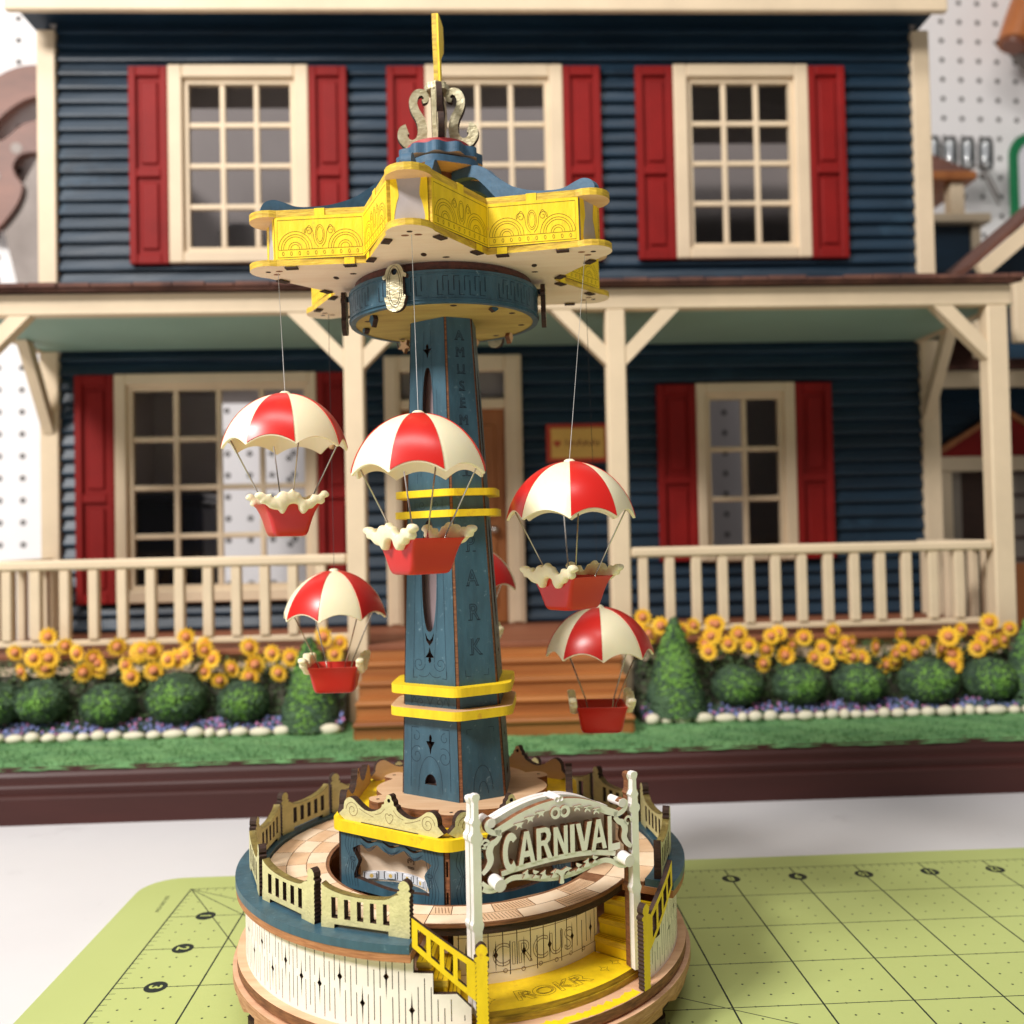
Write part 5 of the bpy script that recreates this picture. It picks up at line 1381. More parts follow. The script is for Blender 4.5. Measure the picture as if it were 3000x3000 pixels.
# front door with transom
WINS.append((-6.9, 0.5, 6.9, 24.6))
m = MB(); m.bbox(-7.95, -6.85, WD - 0.8, WD - 0.25, 6.86, 25.65, 0.08); m.bbox(0.42, 1.62, WD - 0.8, WD - 0.25, 6.86, 25.65, 0.08); m.bbox(-6.85, 0.42, WD - 0.8, WD - 0.25, 24.5, 25.65, 0.08); m.bbox(-6.85, 0.42, WD - 0.6, WD - 0.1, 21.9, 22.6, 0.06)
m.bbox(-7.7, -7.1, WD - 0.9, WD - 0.79, 7, 25.4, 0.03); m.bbox(0.7, 1.35, WD - 0.9, WD - 0.79, 7, 25.4, 0.03)
dr = m.build('door_frame', [H_CREAM], house)
for i in range(3):
    MB().add([(-6.85 + 2.42 * i, WD, 22.6), (-6.85 + 2.42 * (i + 1), WD, 22.6), (-6.85 + 2.42 * (i + 1), WD, 24.5), (-6.85 + 2.42 * i, WD, 24.5)], [(0, 1, 2, 3)]).build('pane', [GLASS], dr)
    if i: MB().bbox(-6.85 + 2.42 * i - 0.15, -6.85 + 2.42 * i + 0.15, WD - 0.3, WD + 0.05, 22.6, 24.5, 0.05).build('muntin', [H_CREAM], dr)
MB().box(-6.85, 0.42, WD + 1.2, WD + 1.3, 22.0, 25).build('transom_shade', [H_ROOM], dr)
m = MB(); m.bbox(-6.84, 0.41, WD - 0.2, WD + 0.15, 6.9, 21.9, 0.05)
door = m.build('door', [H_DOOR], house)
for (a, b_, c_, d_) in ((-6.2, -3.6, 8, 13), (-2.8, -0.3, 8, 13), (-6.2, -3.6, 14.2, 20.8), (-2.8, -0.3, 14.2, 20.8)):
    MB().bbox(a, b_, WD - 0.32, WD - 0.19, c_, d_, 0.06).build('door_panel', [H_DOOR], door)
MB().lathe([(0, -0.28), (0.28, -0.2), (0.3, 0), (0.28, 0.2), (0, 0.28)], 14, 0, (-0.45, WD - 0.5), lambda x, y, z: (x, y, 13.4 + z)).build('door_knob', [WIRE], door, smooth=True)
# --- clapboards
def siding(z0, z1, xa, xb, course=0.98):
    z = z0
    while z < z1 - 0.05:
        zt = min(z + course, z1)
        spans = [(xa, xb)]
        for (a, b_, c_, d_) in WINS:
            if zt > c_ - 0.1 and z < d_ + 0.1:
                ns = []
                for (p, q) in spans:
                    if b_ <= p or a >= q: ns.append((p, q)); continue
                    if a - 0.4 > p: ns.append((p, a - 0.4))
                    if b_ + 0.4 < q: ns.append((b_ + 0.4, q))
                spans = ns
        j1 = rnd.uniform(-0.02, 0.02)
        for (p, q) in spans:
            m = MB()
            pr = [(WD + 0.05, z + 0.10), (WD - 0.22 + j1, z + 0.08), (WD - 0.33 + j1, z + 0.14), (WD - 0.34 + j1, z + 0.30), (WD - 0.06, zt + 0.08), (WD + 0.05, zt + 0.08)]
            k = len(pr); nx = max(1, int((q - p) / 3.0)); vs = []
            for i in range(nx + 1):
                x = p + (q - p) * i / nx; w = 0.03 * sin(x * 0.9 + z * 7) + 0.03 * rnd.random()
                vs += [(x, y - w * (1 if 0 < s < 4 else 0), zz) for s, (y, zz) in enumerate(pr)]
            m.add(vs, [(i * k + s, i * k + (s + 1) % k, (i + 1) * k + (s + 1) % k, (i + 1) * k + s) for i in range(nx) for s in range(k)] + [list(range(k)), [nx * k + s for s in range(k)][::-1]], 0)
            m.build('clapboard', [H_BLUE], house)
        z += course
siding(6.86, 26.3, -30.3, 30.3); siding(27.9, 49.4, -30.3, 30.3)
# corner boards, side walls, floors, ceilings
for s in (-1, 1):
    a, b_ = (-31.5, -30.25) if s < 0 else (30.25, 31.5)
    MB().bbox(a, b_, WD - 0.62, WD + 0.7, 6.86, 26.3, 0.06).build('corner_board', [H_CREAM], house)
    MB().bbox(a, b_, WD - 0.62, WD + 0.7, 27.95, 48.7, 0.06).build('corner_board', [H_CREAM], house)
    MB().box(s * 31.2 - 0.25, s * 31.2 + 0.25, WD + 0.72, 46, 2.36, 49.4).build('side_wall', [H_BLUE], house)
    MB().box(s * 30.85 - 0.05, s * 30.85 + 0.05, WD + 0.72, 46, 6.9, 49.3).build('room_wall', [H_ROOM], house)
MB().box(-30.9, 30.9, WD + 0.06, 46, 26.35, 27.85).build('upper_floor', [H_ROOM], house)
MB().box(-30.9, 30.9, WD + 0.06, 46, 6.4, 6.85).build('ground_floor', [H_FLOOR], house)
MB().box(-30.9, 30.9, WD + 0.06, 33, 49.4, 49.7).build('upper_ceiling', [H_ROOM], house)
MB().box(9.2, 30.9, 33.1, 40.5, 49.4, 49.7).build('upper_ceiling', [H_ROOM], house)
MB().box(-30.9, 30.9, 45.6, 46, 27.9, 58).build('rear_wall', [REARW], house)
for x in (-9.0, 9.0):
    MB().box(x - 0.2, x + 0.2, WD + 0.6, 45.5, 27.9, 49.3).build('partition', [PALEP], house)
    MB().box(x - 0.2, x + 0.2, WD + 0.6, 45.5, 6.9, 26.3).build('partition', [H_ROOM], house)
MB().box(-8.8, 8.8, 40, 40.4, 6.9, 26.3).build('partition', [H_ROOM], house)
MB().box(23.6, 30.8, 40, 40.4, 6.9, 26.3).build('partition', [H_ROOM], house)
MB().box(-30.8, -24.8, 40, 40.4, 6.9, 26.3).build('partition', [PALEP], house)
# roof edge: fascia, soffit, crown
MB().bbox(-32.4, 31.6, WD - 3.2, WD - 2.7, 48.62, 51.5, 0.08).build('roof_fascia', [H_CREAM], house)
MB().box(-32.2, 31.4, WD - 2.7, WD + 2, 49.42, 49.6).build('roof_soffit', [H_BLUE], house)
MB().add([(-33.2, WD - 3.6, 51.5), (33.2, WD - 3.6, 51.5), (33.2, WD + 5, 55.6), (-33.2, WD + 5, 55.6), (-33.2, WD - 3.6, 51.2), (33.2, WD - 3.6, 51.2), (33.2, WD + 5, 55.3), (-33.2, WD + 5, 55.3)], [(0, 1, 2, 3), (7, 6, 5, 4), (0, 4, 5, 1), (1, 5, 6, 2), (3, 2, 6, 7), (0, 3, 7, 4)], 0).build('roof', [H_SHING], house)
# --- porch
MB().bbox(-31.6, 31.6, PF - 0.3, WD - 0.3, 6.5, 6.85, 0.05).build('porch_floor', [H_FLOOR], house)
MB().box(-31.4, 31.4, PF + 0.2, PF + 0.5, 2.36, 6.5).build('porch_skirt', [H_CREAM], house)
MB().box(-31.4, 31.0, PF + 0.5, WD - 0.3, 26.34, 26.5).build('porch_ceiling', [H_CEIL], house)
MB().bbox(-31.8, 30.5, PF - 0.35, PF + 0.48, 26.2, 27.42, 0.06).build('porch_beam', [H_CREAM], house)
MB().bbox(30.0, 30.5, PF + 0.5, WD - 0.2, 26.2, 27.42, 0.04).build('porch_beam', [H_CREAM], house)
MB().bbox(-31.8, -31.3, PF + 0.5, WD - 0.2, 26.2, 27.42, 0.04).build('porch_beam', [H_CREAM], house)
pr_ = MB().add([(-32, PF - 0.9, 27.44), (30.9, PF - 0.9, 27.44), (30.9, WD - 0.3, 28.9), (-32, WD - 0.3, 28.9), (-32, PF - 0.9, 27.6), (30.9, PF - 0.9, 27.6), (30.9, WD - 0.3, 29.06), (-32, WD - 0.3, 29.06)], [(3, 2, 1, 0), (4, 5, 6, 7), (0, 1, 5, 4), (1, 2, 6, 5), (2, 3, 7, 6), (3, 0, 4, 7)], 0).build('porch_roof', [H_SHING], house)
x = -32.0
while x < 30.6:
    w = rnd.uniform(1.5, 2.4); h = rnd.uniform(0.16, 0.30)
    MB().bbox(x, min(x + w - 0.06, 30.9), PF - 1.05 - rnd.uniform(0, 0.1), PF + 1.4, 27.605, 27.605 + h, 0.03).build('shingle', [H_SHING], pr_)
    x += w
posts = (-30.9, -8.67, 6.68, 29.62)
for i, px in enumerate(posts):
    hw_ = 0.57 if i < 3 else 0.62
    ps = MB().bbox(px - hw_, px + hw_, PF - 0.35, PF + 0.75, 2.4 if i in (1, 2) else 6.86, 26.19, 0.08).build('porch_post', [H_CREAM], house)
    for s in (-1, 1):
        if (i == 0 and s < 0) or (i == 3 and s > 0): continue
        a = (px + s * hw_, 23.45); b_ = (px + s * (hw_ + 2.7), 26.19)
        q = [(a[0], a[1] - 0.55), (a[0], a[1] + 0.55), (b_[0] - s * 0.62, b_[1]), (b_[0] + s * 0.55, b_[1])]
        MB().plate([(u, v) for u, v in q], (), -0.3, 0.45, lambda u, v, w: (u, PF + w, v), 0, 0, 0).build('brace', [H_CREAM], ps)
for px, s in ((-30.9, 1), (30.6, -1)):      # braces running back to the house corners
    q = [(WD - 0.7, 20.6), (WD - 0.7, 22.0), (WD - 3.4, 26.3), (WD - 4.4, 26.3)]
    MB().plate(q, (), -0.35, 0.35, lambda u, v, w: (px + w, u, v), 0, 0, 0).build('corner_brace', [H_CREAM], house)
def railing(x0, x1, nb, xs=None):
    r = MB().bbox(x0, x1, PF - 0.3, PF + 0.4, 11.55, 12.15, 0.14).build('porch_rail', [H_CREAM], house)
    MB().bbox(x0, x1, PF - 0.1, PF + 0.2, 7.2, 7.55, 0.05).build('bottom_rail', [H_CREAM], r)
    src = None
    for x in xs:
        if src is None:
            src = MB().bbox(-0.28, 0.28, PF - 0.2, PF + 0.3, 7.56, 11.54, 0.06).build('baluster', [H_CREAM], r); o = src
        else:
            o = src.copy(); col.objects.link(o)
        o.location = (x * S, 0, 0)
railing(-30.3, -9.25, 0, [-28.6 + 1.62 * i for i in range(12)])
railing(7.26, 28.98, 0, [8.0 + 1.575 * i for i in range(13)])
for s in (-1, 1):                      # side railings running back to the wall
    X = -30.9 if s < 0 else 29.7
    r = MB().bbox(X - 0.35, X + 0.35, PF + 0.8, WD - 0.7, 11.5, 12.1, 0.12).build('side_rail', [H_CREAM], house)
    src = None
    for i in range(6):
        if src is None: src = MB().bbox(X - 0.25, X + 0.25, -0.28, 0.28, 6.9, 11.49, 0.06).build('baluster', [H_CREAM], r); o = src
        else: o = src.copy(); col.objects.link(o)
        o.location = (0, (PF + 1.9 + 1.55 * i) * S, 0)
# plaque beside the door
pq = MB().bbox(3.3, 7.7, WD - 0.55, WD - 0.3, 18.0, 20.75, 0.06).build('wall_plaque', [SIGN_R], house)
MB().bbox(3.62, 7.38, WD - 0.62, WD - 0.54, 18.32, 20.43, 0.03).build('plaque_face', [SIGN_Y], pq)
m = MB(); mp = lambda u, v, w: (u, WD - 0.622 - w, v)
hrt = smooth_loop([(4.05, 19.1), (4.3, 19.36), (4.24, 19.56), (4.05, 19.5), (3.86, 19.56), (3.8, 19.36)], 3)
m.plate(hrt, (), 0.0, 0.015, mp, 0, 0, 0)
m.build('plaque_heart', [SIGN_R], pq)
m = MB()
for i in range(5):
    x = 4.62 + 0.48 * i
    m.ribbon(smooth_loop([(x, 19.2), (x + 0.08, 19.62 - 0.1 * (i % 2)), (x + 0.2, 19.3), (x + 0.3, 19.18), (x + 0.42, 19.5), (x + 0.46, 19.2)], 4, False), 0.07, mp, 0.012)
m.build('plaque_scrollwork', [H_DOOR], pq)
# --- steps
for i in range(4):
    z = 2.42 + 0.89 * (i + 1); y = 4.2 + 1.22 * i
    t = MB().bbox(-8.45, 6.5, y - 0.16, y + 1.5, z - 0.26, z, 0.07).build('step', [H_STEP], house)
    MB().box(-8.3, 6.35, y, y + 0.2, z - 0.9, z - 0.27).build('riser', [H_STEP], t)
MB().box(-8.3, 6.35, PF - 0.25, PF - 0.05, 5.95, 6.49).build('riser', [H_STEP], house)
for x in (-8.42, 6.36):
    MB().plate([(4.25, 2.4), (9.0, 2.4), (9.0, 6.4)] + sum([[(4.25 + 1.22 * i, 2.42 + 0.89 * (i + 1) - 0.28), (4.25 + 1.22 * i, 2.42 + 0.89 * i - 0.28 if i else 2.4)] for i in range(3, -1, -1)], [])[:-1], (), 0, 0.1, lambda u, v, w: (x + w, u, v), 0, 0, 0).build('stringer', [H_STEP], house)

# ================================================================== flower beds of painted resin in front of the porch
SLp = [(-27.61, 7.07), (-25.84, 7.89), (-24.86, 7.36), (-24.09, 6.98), (-26.49, 6.76), (-25.71, 6.74), (-27.27, 6.0), (-22.97, 6.38), (-23.75, 5.9), (-21.9, 7.28), (-21.56, 6.2), (-20.77, 6.9), (-19.99, 7.02), (-19.94, 5.87), (-19.08, 6.49), (-18.21, 7.69), (-18.08, 6.75), (-17.15, 7.16), (-16.66, 6.43), (-17.17, 5.72), (-16.25, 5.27), (-15.6, 5.9), (-14.58, 7.09), (-14.31, 6.08), (-13.3, 6.7), (-12.96, 5.61), (-12.3, 6.46), (-10.41, 7.56), (-9.55, 7.18), (-9.85, 6.54)]
SRp = [(7.71, 8.16), (8.69, 7.67), (7.94, 7.24), (10.58, 7.62), (11.96, 7.66), (11.72, 7.0), (11.26, 6.5), (12.6, 6.54), (13.14, 7.11), (13.72, 6.44), (15.08, 6.92), (14.83, 6.11), (14.51, 5.38), (15.94, 5.79), (16.26, 6.37), (17.02, 6.79), (17.59, 5.6), (18.13, 6.17), (18.68, 7.12), (19.32, 5.92), (19.79, 6.43), (20.37, 5.52), (21.21, 6.09), (22.26, 5.7), (21.86, 5.04), (22.6, 6.8), (23.4, 5.74), (23.87, 6.32), (24.92, 5.92), (25.4, 6.65), (26.32, 7.0), (25.8, 5.01), (25.74, 5.61), (27.05, 5.94), (27.52, 6.38), (27.93, 7.41), (28.81, 6.34), (29.22, 7.0)]
def noisy_ball(rx, ry, rz, sub, amp, seed, cone=False):
    bm = bmesh.new(); bmesh.ops.create_icosphere(bm, subdivisions=sub, radius=1.0); q = random.Random(seed)
    ph = [q.uniform(0, 6.3) for _ in range(6)]
    vs = []
    for v in bm.verts:
        p = v.co.copy(); k = 1 + amp * (0.5 * sin(9 * p.x + ph[0]) * sin(8 * p.y + ph[1]) + 0.5 * sin(10 * p.z + ph[2])) + amp * 1.6 * (q.random() - 0.5)
        if cone:
            t = (p.z + 1) / 2; w = max(0.02, (1 - t) ** 0.72) * 1.15 if t > 0.12 else 0.8 + t * 2
            d = hypot(p.x, p.y) or 1e-6
            vs.append((p.x / d * w * rx * min(1, d * 1.4) * k, p.y / d * w * ry * min(1, d * 1.4) * k, p.z * rz))
        else: vs.append((p.x * rx * k, p.y * ry * k, p.z * rz * k))
    bm.verts.index_update(); fs = [[v.index for v in f.verts] for f in bm.faces]; bm.free()
    return MB().add(vs, fs, 0)
def leaf_coat(m, n, rx, ry, rz, seed, cone=False, size=0.11, spray=0.5):
    q = random.Random(seed)
    for i in range(n):
        a = q.uniform(0, 2 * pi); cz = q.uniform(-0.6, 1)
        if cone:
            t = q.random() ** 1.6; w = (1 - t) ** 0.72 * 1.12; p = Vector((cos(a) * w * rx, sin(a) * w * ry, (2 * t - 1) * rz)); nrm = Vector((cos(a), sin(a), 0.35))
        else:
            s = sqrt(1 - cz * cz); p = Vector((cos(a) * s * rx, sin(a) * s * ry, cz * rz)); nrm = Vector((cos(a) * s, sin(a) * s, cz))
        nrm.normalize(); t1 = nrm.orthogonal().normalized(); t1.rotate(Matrix.Rotation(q.uniform(0, 6.3), 3, nrm))
        c = p + nrm * q.uniform(-0.01, 0.07); s2 = size * q.uniform(0.6, 1.3); t2 = nrm.cross(t1); up = nrm * (s2 * q.uniform(0.1, 0.8))
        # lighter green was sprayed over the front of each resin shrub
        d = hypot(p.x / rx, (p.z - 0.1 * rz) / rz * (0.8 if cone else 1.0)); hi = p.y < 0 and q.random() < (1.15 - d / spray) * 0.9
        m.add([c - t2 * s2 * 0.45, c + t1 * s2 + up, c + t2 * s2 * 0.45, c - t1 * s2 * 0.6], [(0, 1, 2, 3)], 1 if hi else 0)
    return m
def flower_mesh():
    m = MB()
    for ring_, (n, r0, r1, tilt) in enumerate(((12, 0.2, 0.66, 0.02), (12, 0.2, 0.58, 0.08))):
        for i in range(n):
            a = 2 * pi * (i + 0.5 * ring_) / n; da = 0.24
            def P(r, b_, d): return (r * sin(b_), d, r * cos(b_))
            m.add([P(r0, a - da, -0.02), P((r0 + r1) / 2, a - da * 0.8, -tilt - 0.05), P(r1, a, -tilt * 1.4), P((r0 + r1) / 2, a + da * 0.8, -tilt - 0.05), P(r0, a + da, -0.02)], [(0, 1, 2, 3, 4)], 0)
    m.lathe([(0.0, 0.06), (0.3, 0.04), (0.34, -0.02), (0.0, -0.02)], 14, 0, (0, 0), lambda x, y, z: (x, z, y))
    return m
def disc_mesh():
    return MB().lathe([(0.0, -0.29), (0.10, -0.275), (0.18, -0.22), (0.25, -0.1), (0.26, 0.0)], 16, 0, (0, 0), lambda x, y, z: (x, z, y))
FM = {}
def flower_bed(name, label, x0, x1, flowers, balls, cones, sgn_):
    bed = thing(name, label, 'flower bed', (1.68, 17.1, 0), radians(2.3), 'resin flower beds before the porch')
    # soil bank rising to the porch
    m = MB(); NX = int((x1 - x0) / 0.35); rows_ = [(6.35, 2.44), (6.7, 2.72), (7.2, 3.0), (7.7, 3.6), (8.1, 4.4), (8.45, 5.2), (8.7, 5.6), (8.75, 2.44)]
    vs = []
    for i in range(NX + 1):
        x = x0 + (x1 - x0) * i / NX
        for j, (y, z) in enumerate(rows_):
            vs.append((x + rnd.uniform(-0.06, 0.06), y + rnd.uniform(-0.08, 0.08), z + (rnd.uniform(-0.18, 0.22) if 0 < j < 7 else 0)))
    k = len(rows_)
    m.add(vs, [(i * k + j, (i + 1) * k + j, (i + 1) * k + j + 1, i * k + j + 1) for i in range(NX) for j in range(k - 1)] + [list(range(k)), [NX * k + j for j in range(k)][::-1]], 0)
    m.build('soil_bank', [SOIL], bed)
    # dark greenery behind the flowers
    m = MB(); q = random.Random(int(abs(x0) * 10))
    for i in range(int((x1 - x0) * 110)):
        x = q.uniform(x0 + 0.1, x1 - 0.1); z = q.uniform(3.2, 6.4); y = 8.3 - (6.4 - z) * 0.35 + q.uniform(-0.2, 0.3); s2 = q.uniform(0.12, 0.3); a = q.uniform(0, 6.3)
        m.add([(x, y, z), (x + s2 * cos(a), y - s2 * 0.5, z + s2 * sin(a)), (x + s2 * cos(a + 0.7), y + s2 * 0.2, z + s2 * sin(a + 0.7))], [(0, 1, 2)], 0)
    g = m.build('stem_foliage', [STEM], bed); g['kind'] = 'stuff'
    extra = [(x + rnd.uniform(-0.7, 0.7), z + rnd.uniform(-0.75, 0.3)) for (x, z) in flowers if rnd.random() < 0.45]
    for (x, z) in flowers + extra:
        y = 7.75 + rnd.uniform(-0.25, 0.3)
        if 'f' not in FM:
            FM['f'] = flower_mesh().build('sunflower', [PETAL], bed); FM['d'] = disc_mesh().build('seed_disc', [SEED], FM['f'], smooth=True); o = FM['f']
        else:
            o = FM['f'].copy(); col.objects.link(o); o.parent = bed; d = FM['d'].copy(); col.objects.link(d); d.parent = o
        o.location = Vector((x, y, z)) * S; o.rotation_euler = (rnd.uniform(-0.35, 0.2), rnd.uniform(0, 6.3), rnd.uniform(-0.55, 0.55)); s = rnd.uniform(0.78, 1.08); o.scale = (s, s, s)
    for i, ((x, z), rx, rz) in enumerate(balls):
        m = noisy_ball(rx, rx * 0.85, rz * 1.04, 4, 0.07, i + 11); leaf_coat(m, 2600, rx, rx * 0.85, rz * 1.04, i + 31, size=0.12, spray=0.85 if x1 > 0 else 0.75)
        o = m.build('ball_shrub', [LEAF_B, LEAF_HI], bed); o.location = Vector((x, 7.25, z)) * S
    for i, (x, zb, zt, rx) in enumerate(cones):
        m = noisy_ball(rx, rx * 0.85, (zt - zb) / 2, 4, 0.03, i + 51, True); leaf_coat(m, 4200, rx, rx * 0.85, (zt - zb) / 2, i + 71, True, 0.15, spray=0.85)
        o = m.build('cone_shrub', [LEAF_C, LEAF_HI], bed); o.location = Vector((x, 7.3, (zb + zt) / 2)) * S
    # low blue and pink flowers
    m = MB(); q = random.Random(int(abs(x1) * 7))
    for i in range(int((x1 - x0) * 190)):
        x = q.uniform(x0, x1); y = q.uniform(6.3, 7.2); z = 2.55 + (y - 6.3) * 0.5 + q.uniform(0, 0.28); s2 = q.uniform(0.06, 0.13); a = q.uniform(0, 6.3)
        mi = 0 if q.random() < 0.84 else (1 if q.random() < 0.74 else 2)
        if mi:
            s2 *= 0.85; nv = 5; c = (x, y - 0.05, z + 0.08)
            m.add([c] + [(x + s2 * cos(a + 6.283 * j / nv), y - 0.08 + 0.05 * sin(a + 6.283 * j / nv), z + 0.08 + s2 * sin(a + 6.283 * j / nv)) for j in range(nv)], [(0, j + 1, (j + 1) % nv + 1) for j in range(nv)], mi)
        else:
            m.add([(x, y, z - 0.05), (x + s2 * cos(a), y - s2 * 0.6, z + s2 * abs(sin(a))), (x + s2 * cos(a + 0.9), y - s2 * 0.3, z + s2 * abs(sin(a + 0.9)))], [(0, 1, 2)], 0)
    g = m.build('ground_cover', [COVER_G, COVER_B, COVER_P], bed); g['kind'] = 'stuff'
    x = x0 + 0.2
    while x < x1 - 0.1:
        w = rnd.choice((0.3, 0.36, 0.42, 0.5, 0.62)) ; h = rnd.uniform(0.24, 0.34)
        m = noisy_ball(w, 0.28, h, 2, 0.05, int(x * 100)); o = m.build('border_stone', [STONE], bed, smooth=True); o.location = Vector((x + w, 6.15 + rnd.uniform(-0.08, 0.06), 2.42 + h * 0.75)) * S
        x += 2 * w + 0.02
    return bed
flower_bed('flower_bed', 'left resin flower bed with sunflowers and round shrubs below the big window', -30.5, -9.3, SLp,
           [((-28.3, 4.3), 1.37, 1.1), ((-25.88, 4.4), 1.37, 1.12), ((-22.27, 4.1), 1.44, 1.1), ((-18.56, 4.35), 1.59, 1.3), ((-14.9, 4.05), 1.37, 1.1)], [(-11.2, 2.6, 7.5, 1.55)], 1)
flower_bed('flower_bed', 'right resin flower bed with sunflowers and bright round shrubs beyond the steps', 7.2, 30.8, SRp,
           [((12.9, 4.2), 1.37, 1.08), ((16.44, 4.2), 1.44, 1.08), ((19.93, 4.15), 1.44, 1.05), ((23.96, 4.15), 1.59, 1.23), ((27.57, 4.15), 1.44, 1.15)], [(9.35, 2.8, 8.1, 1.6), (30.0, 2.8, 7.6, 1.5)], 1)

# ================================================================== the neighbouring dollhouse at the right edge
nb = thing('dollhouse', 'second dark blue dollhouse with brown roof, partly in view at the right edge', 'dollhouse', (1.68, 17.1, 0), radians(2.3))
z = 2.4; k = 0
while z < 33:
    MB().add([(32.6, 28.1, z), (60, 28.1, z), (60, 27.86, z + 0.03), (32.6, 27.86, z + 0.03), (32.6, 28.08, z + 0.97), (60, 28.08, z + 0.97)], [(3, 2, 5, 4), (0, 1, 2, 3), (0, 3, 4), (1, 5, 2)], 0).build('clapboard', [H_BLUE], nb); z += 0.98
MB().box(32.6, 60, 28.1, 28.5, -0.2, 33.4).build('front_wall', [H_BLUE], nb)
MB().box(32.4, 62, 4, 60, -0.2, 2.38).build('base_board', [H_BASE], nb)
# porch roof skirt with shingles and cream beam
MB().add([(32.6, 24.6, 25.3), (60, 24.6, 25.3), (60, 28.0, 28.6), (32.6, 28.0, 28.6), (32.6, 24.6, 25.0), (60, 24.6, 25.0), (60, 28.0, 28.3), (32.6, 28.0, 28.3)], [(0, 1, 2, 3), (7, 6, 5, 4), (0, 4, 5, 1), (0, 3, 7, 4), (1, 5, 6, 2)], 0).build('porch_roof', [H_SHING], nb)
for i in range(9):
    z = 25.32 + 0.34 * i; y = 24.55 + 0.35 * i
    MB().box(32.6, 60, y, y + 0.4, z, z + 0.1).build('shingle_course', [H_SHING], nb)
MB().bbox(32.8, 60, 24.9, 25.5, 23.7, 25.0, 0.06).build('porch_beam', [H_CREAM], nb)
# pedimented door
MB().plate([(34.7, 18.5), (46.6, 18.5), (40.6, 22.0)], (), 0, 0.5, lambda u, v, w: (u, 27.8 - w, v), 0, 0, 0).build('pediment', [H_RED], nb)
for (a, b_) in (((34.4, 18.35), (40.6, 22.15)), ((46.9, 18.35), (40.6, 22.15))):
    MB().plate(band([a, b_], 0.4), (), 0, 0.8, lambda u, v, w: (u, 27.8 - w, v), 0, 0, 0).build('pediment_moulding', [H_DOOR], nb)
MB().plate(circle(40.7, 19.9, 0.6, 20), (), 0.5, 0.56, lambda u, v, w: (u, 27.8 - w, v), 0, 0, 0).build('pediment_vent', [BURNT], nb)
MB().bbox(34.9, 46.3, 27.1, 27.9, 17.3, 18.48, 0.06).build('door_lintel', [H_CREAM], nb)
MB().bbox(35.1, 36.3, 27.2, 27.9, 2.4, 17.28, 0.06).build('door_jamb', [H_CREAM], nb)
MB().box(36.3, 37.2, 27.6, 27.85, 6, 17.28).build('door_curtain', [CURTAIN], nb)
MB().box(37.2, 39.2, 27.7, 27.85, 6, 17.28).build('doorway', [BURNT], nb)
MB().box(39.2, 46.0, 27.5, 27.84, 2.4, 9.9).build('door_panel', [H_DOOR], nb)
MB().box(39.2, 46.0, 27.6, 27.84, 9.9, 17.28).build('door_window', [CURTAIN], nb)
for i in range(5): MB().box(39.2, 46.0, 27.45, 27.59, 10.2 + 1.7 * i, 10.35 + 1.7 * i).build('muntin', [H_BASE], nb)
# gable wing
MB().plate([(35.2, 25.2), (52, 25.2), (52, 40), (46, 40), (35.2, 30.8)], (), 0, 0.3, lambda u, v, w: (u, 21.0 + w, v), 0, 0, 0).build('gable_wall', [H_BLUE], nb)
MB().bbox(34.9, 36.2, 20.4, 21.2, 25.2, 31.4, 0.05).build('corner_board', [H_CREAM], nb)
MB().plate([(34.1, 30.2), (46, 39.9), (46, 41.2), (33.7, 31.2)], (), 0, 0.5, lambda u, v, w: (u, 17.9 + w, v), 0, 0, 0).build('rake_board', [H_CREAM], nb)
MB().add([(33.3, 18.5, 30.9), (46, 18.5, 41.2), (46, 24, 41.2), (33.3, 24, 30.9), (33.3, 18.5, 31.35), (46, 18.5, 41.65), (46, 24, 41.65), (33.3, 24, 31.35)], [(3, 2, 1, 0), (4, 5, 6, 7), (0, 1, 5, 4), (1, 2, 6, 5), (2, 3, 7, 6), (3, 0, 4, 7)], 0).build('wing_roof', [H_SHING], nb)
MB().bbox(34.5, 38.0, 15.0, 15.6, 25.2, 29.5, 0.05).build('trim_board', [H_CREAM], nb)
MB().box(31.6, 37.5, 22.0, 33.8, 28.6, 31.25).build('low_roof', [H_SHING], nb)
# cupola standing behind
cu = MB().box(40, 48.4, 45, 54, 30, 43.0).build('cupola_base', [H_BLUE], nb)
MB().bbox(48.3, 49.2, 44.6, 45.4, 30, 43.0, 0.05).build('cupola_corner', [H_CREAM], cu)
MB().bbox(39, 50.0, 44.0, 55, 43.0, 43.9, 0.1).build('cupola_cornice', [H_CREAM], nb)
for x in (43.6, 47.2): MB().bbox(x - 0.7, x + 0.7, 45, 46.4, 43.9, 47.4, 0.08).build('cupola_post', [H_CREAM], nb)
MB().box(42.5, 45.6, 49, 50, 43.9, 47.4).build('cupola_core', [H_SHING], nb)
MB().bbox(39, 48.9, 44.4, 54, 47.4, 48.3, 0.12).build('cupola_eave', [H_DOOR], nb)
MB().add([(39, 44.5, 48.3), (48.4, 44.5, 48.3), (48.4, 54, 48.3), (39, 54, 48.3), (44, 49, 53)], [(0, 1, 4), (1, 2, 4), (2, 3, 4), (3, 0, 4)], 0).build('cupola_roof', [H_SHING], nb)

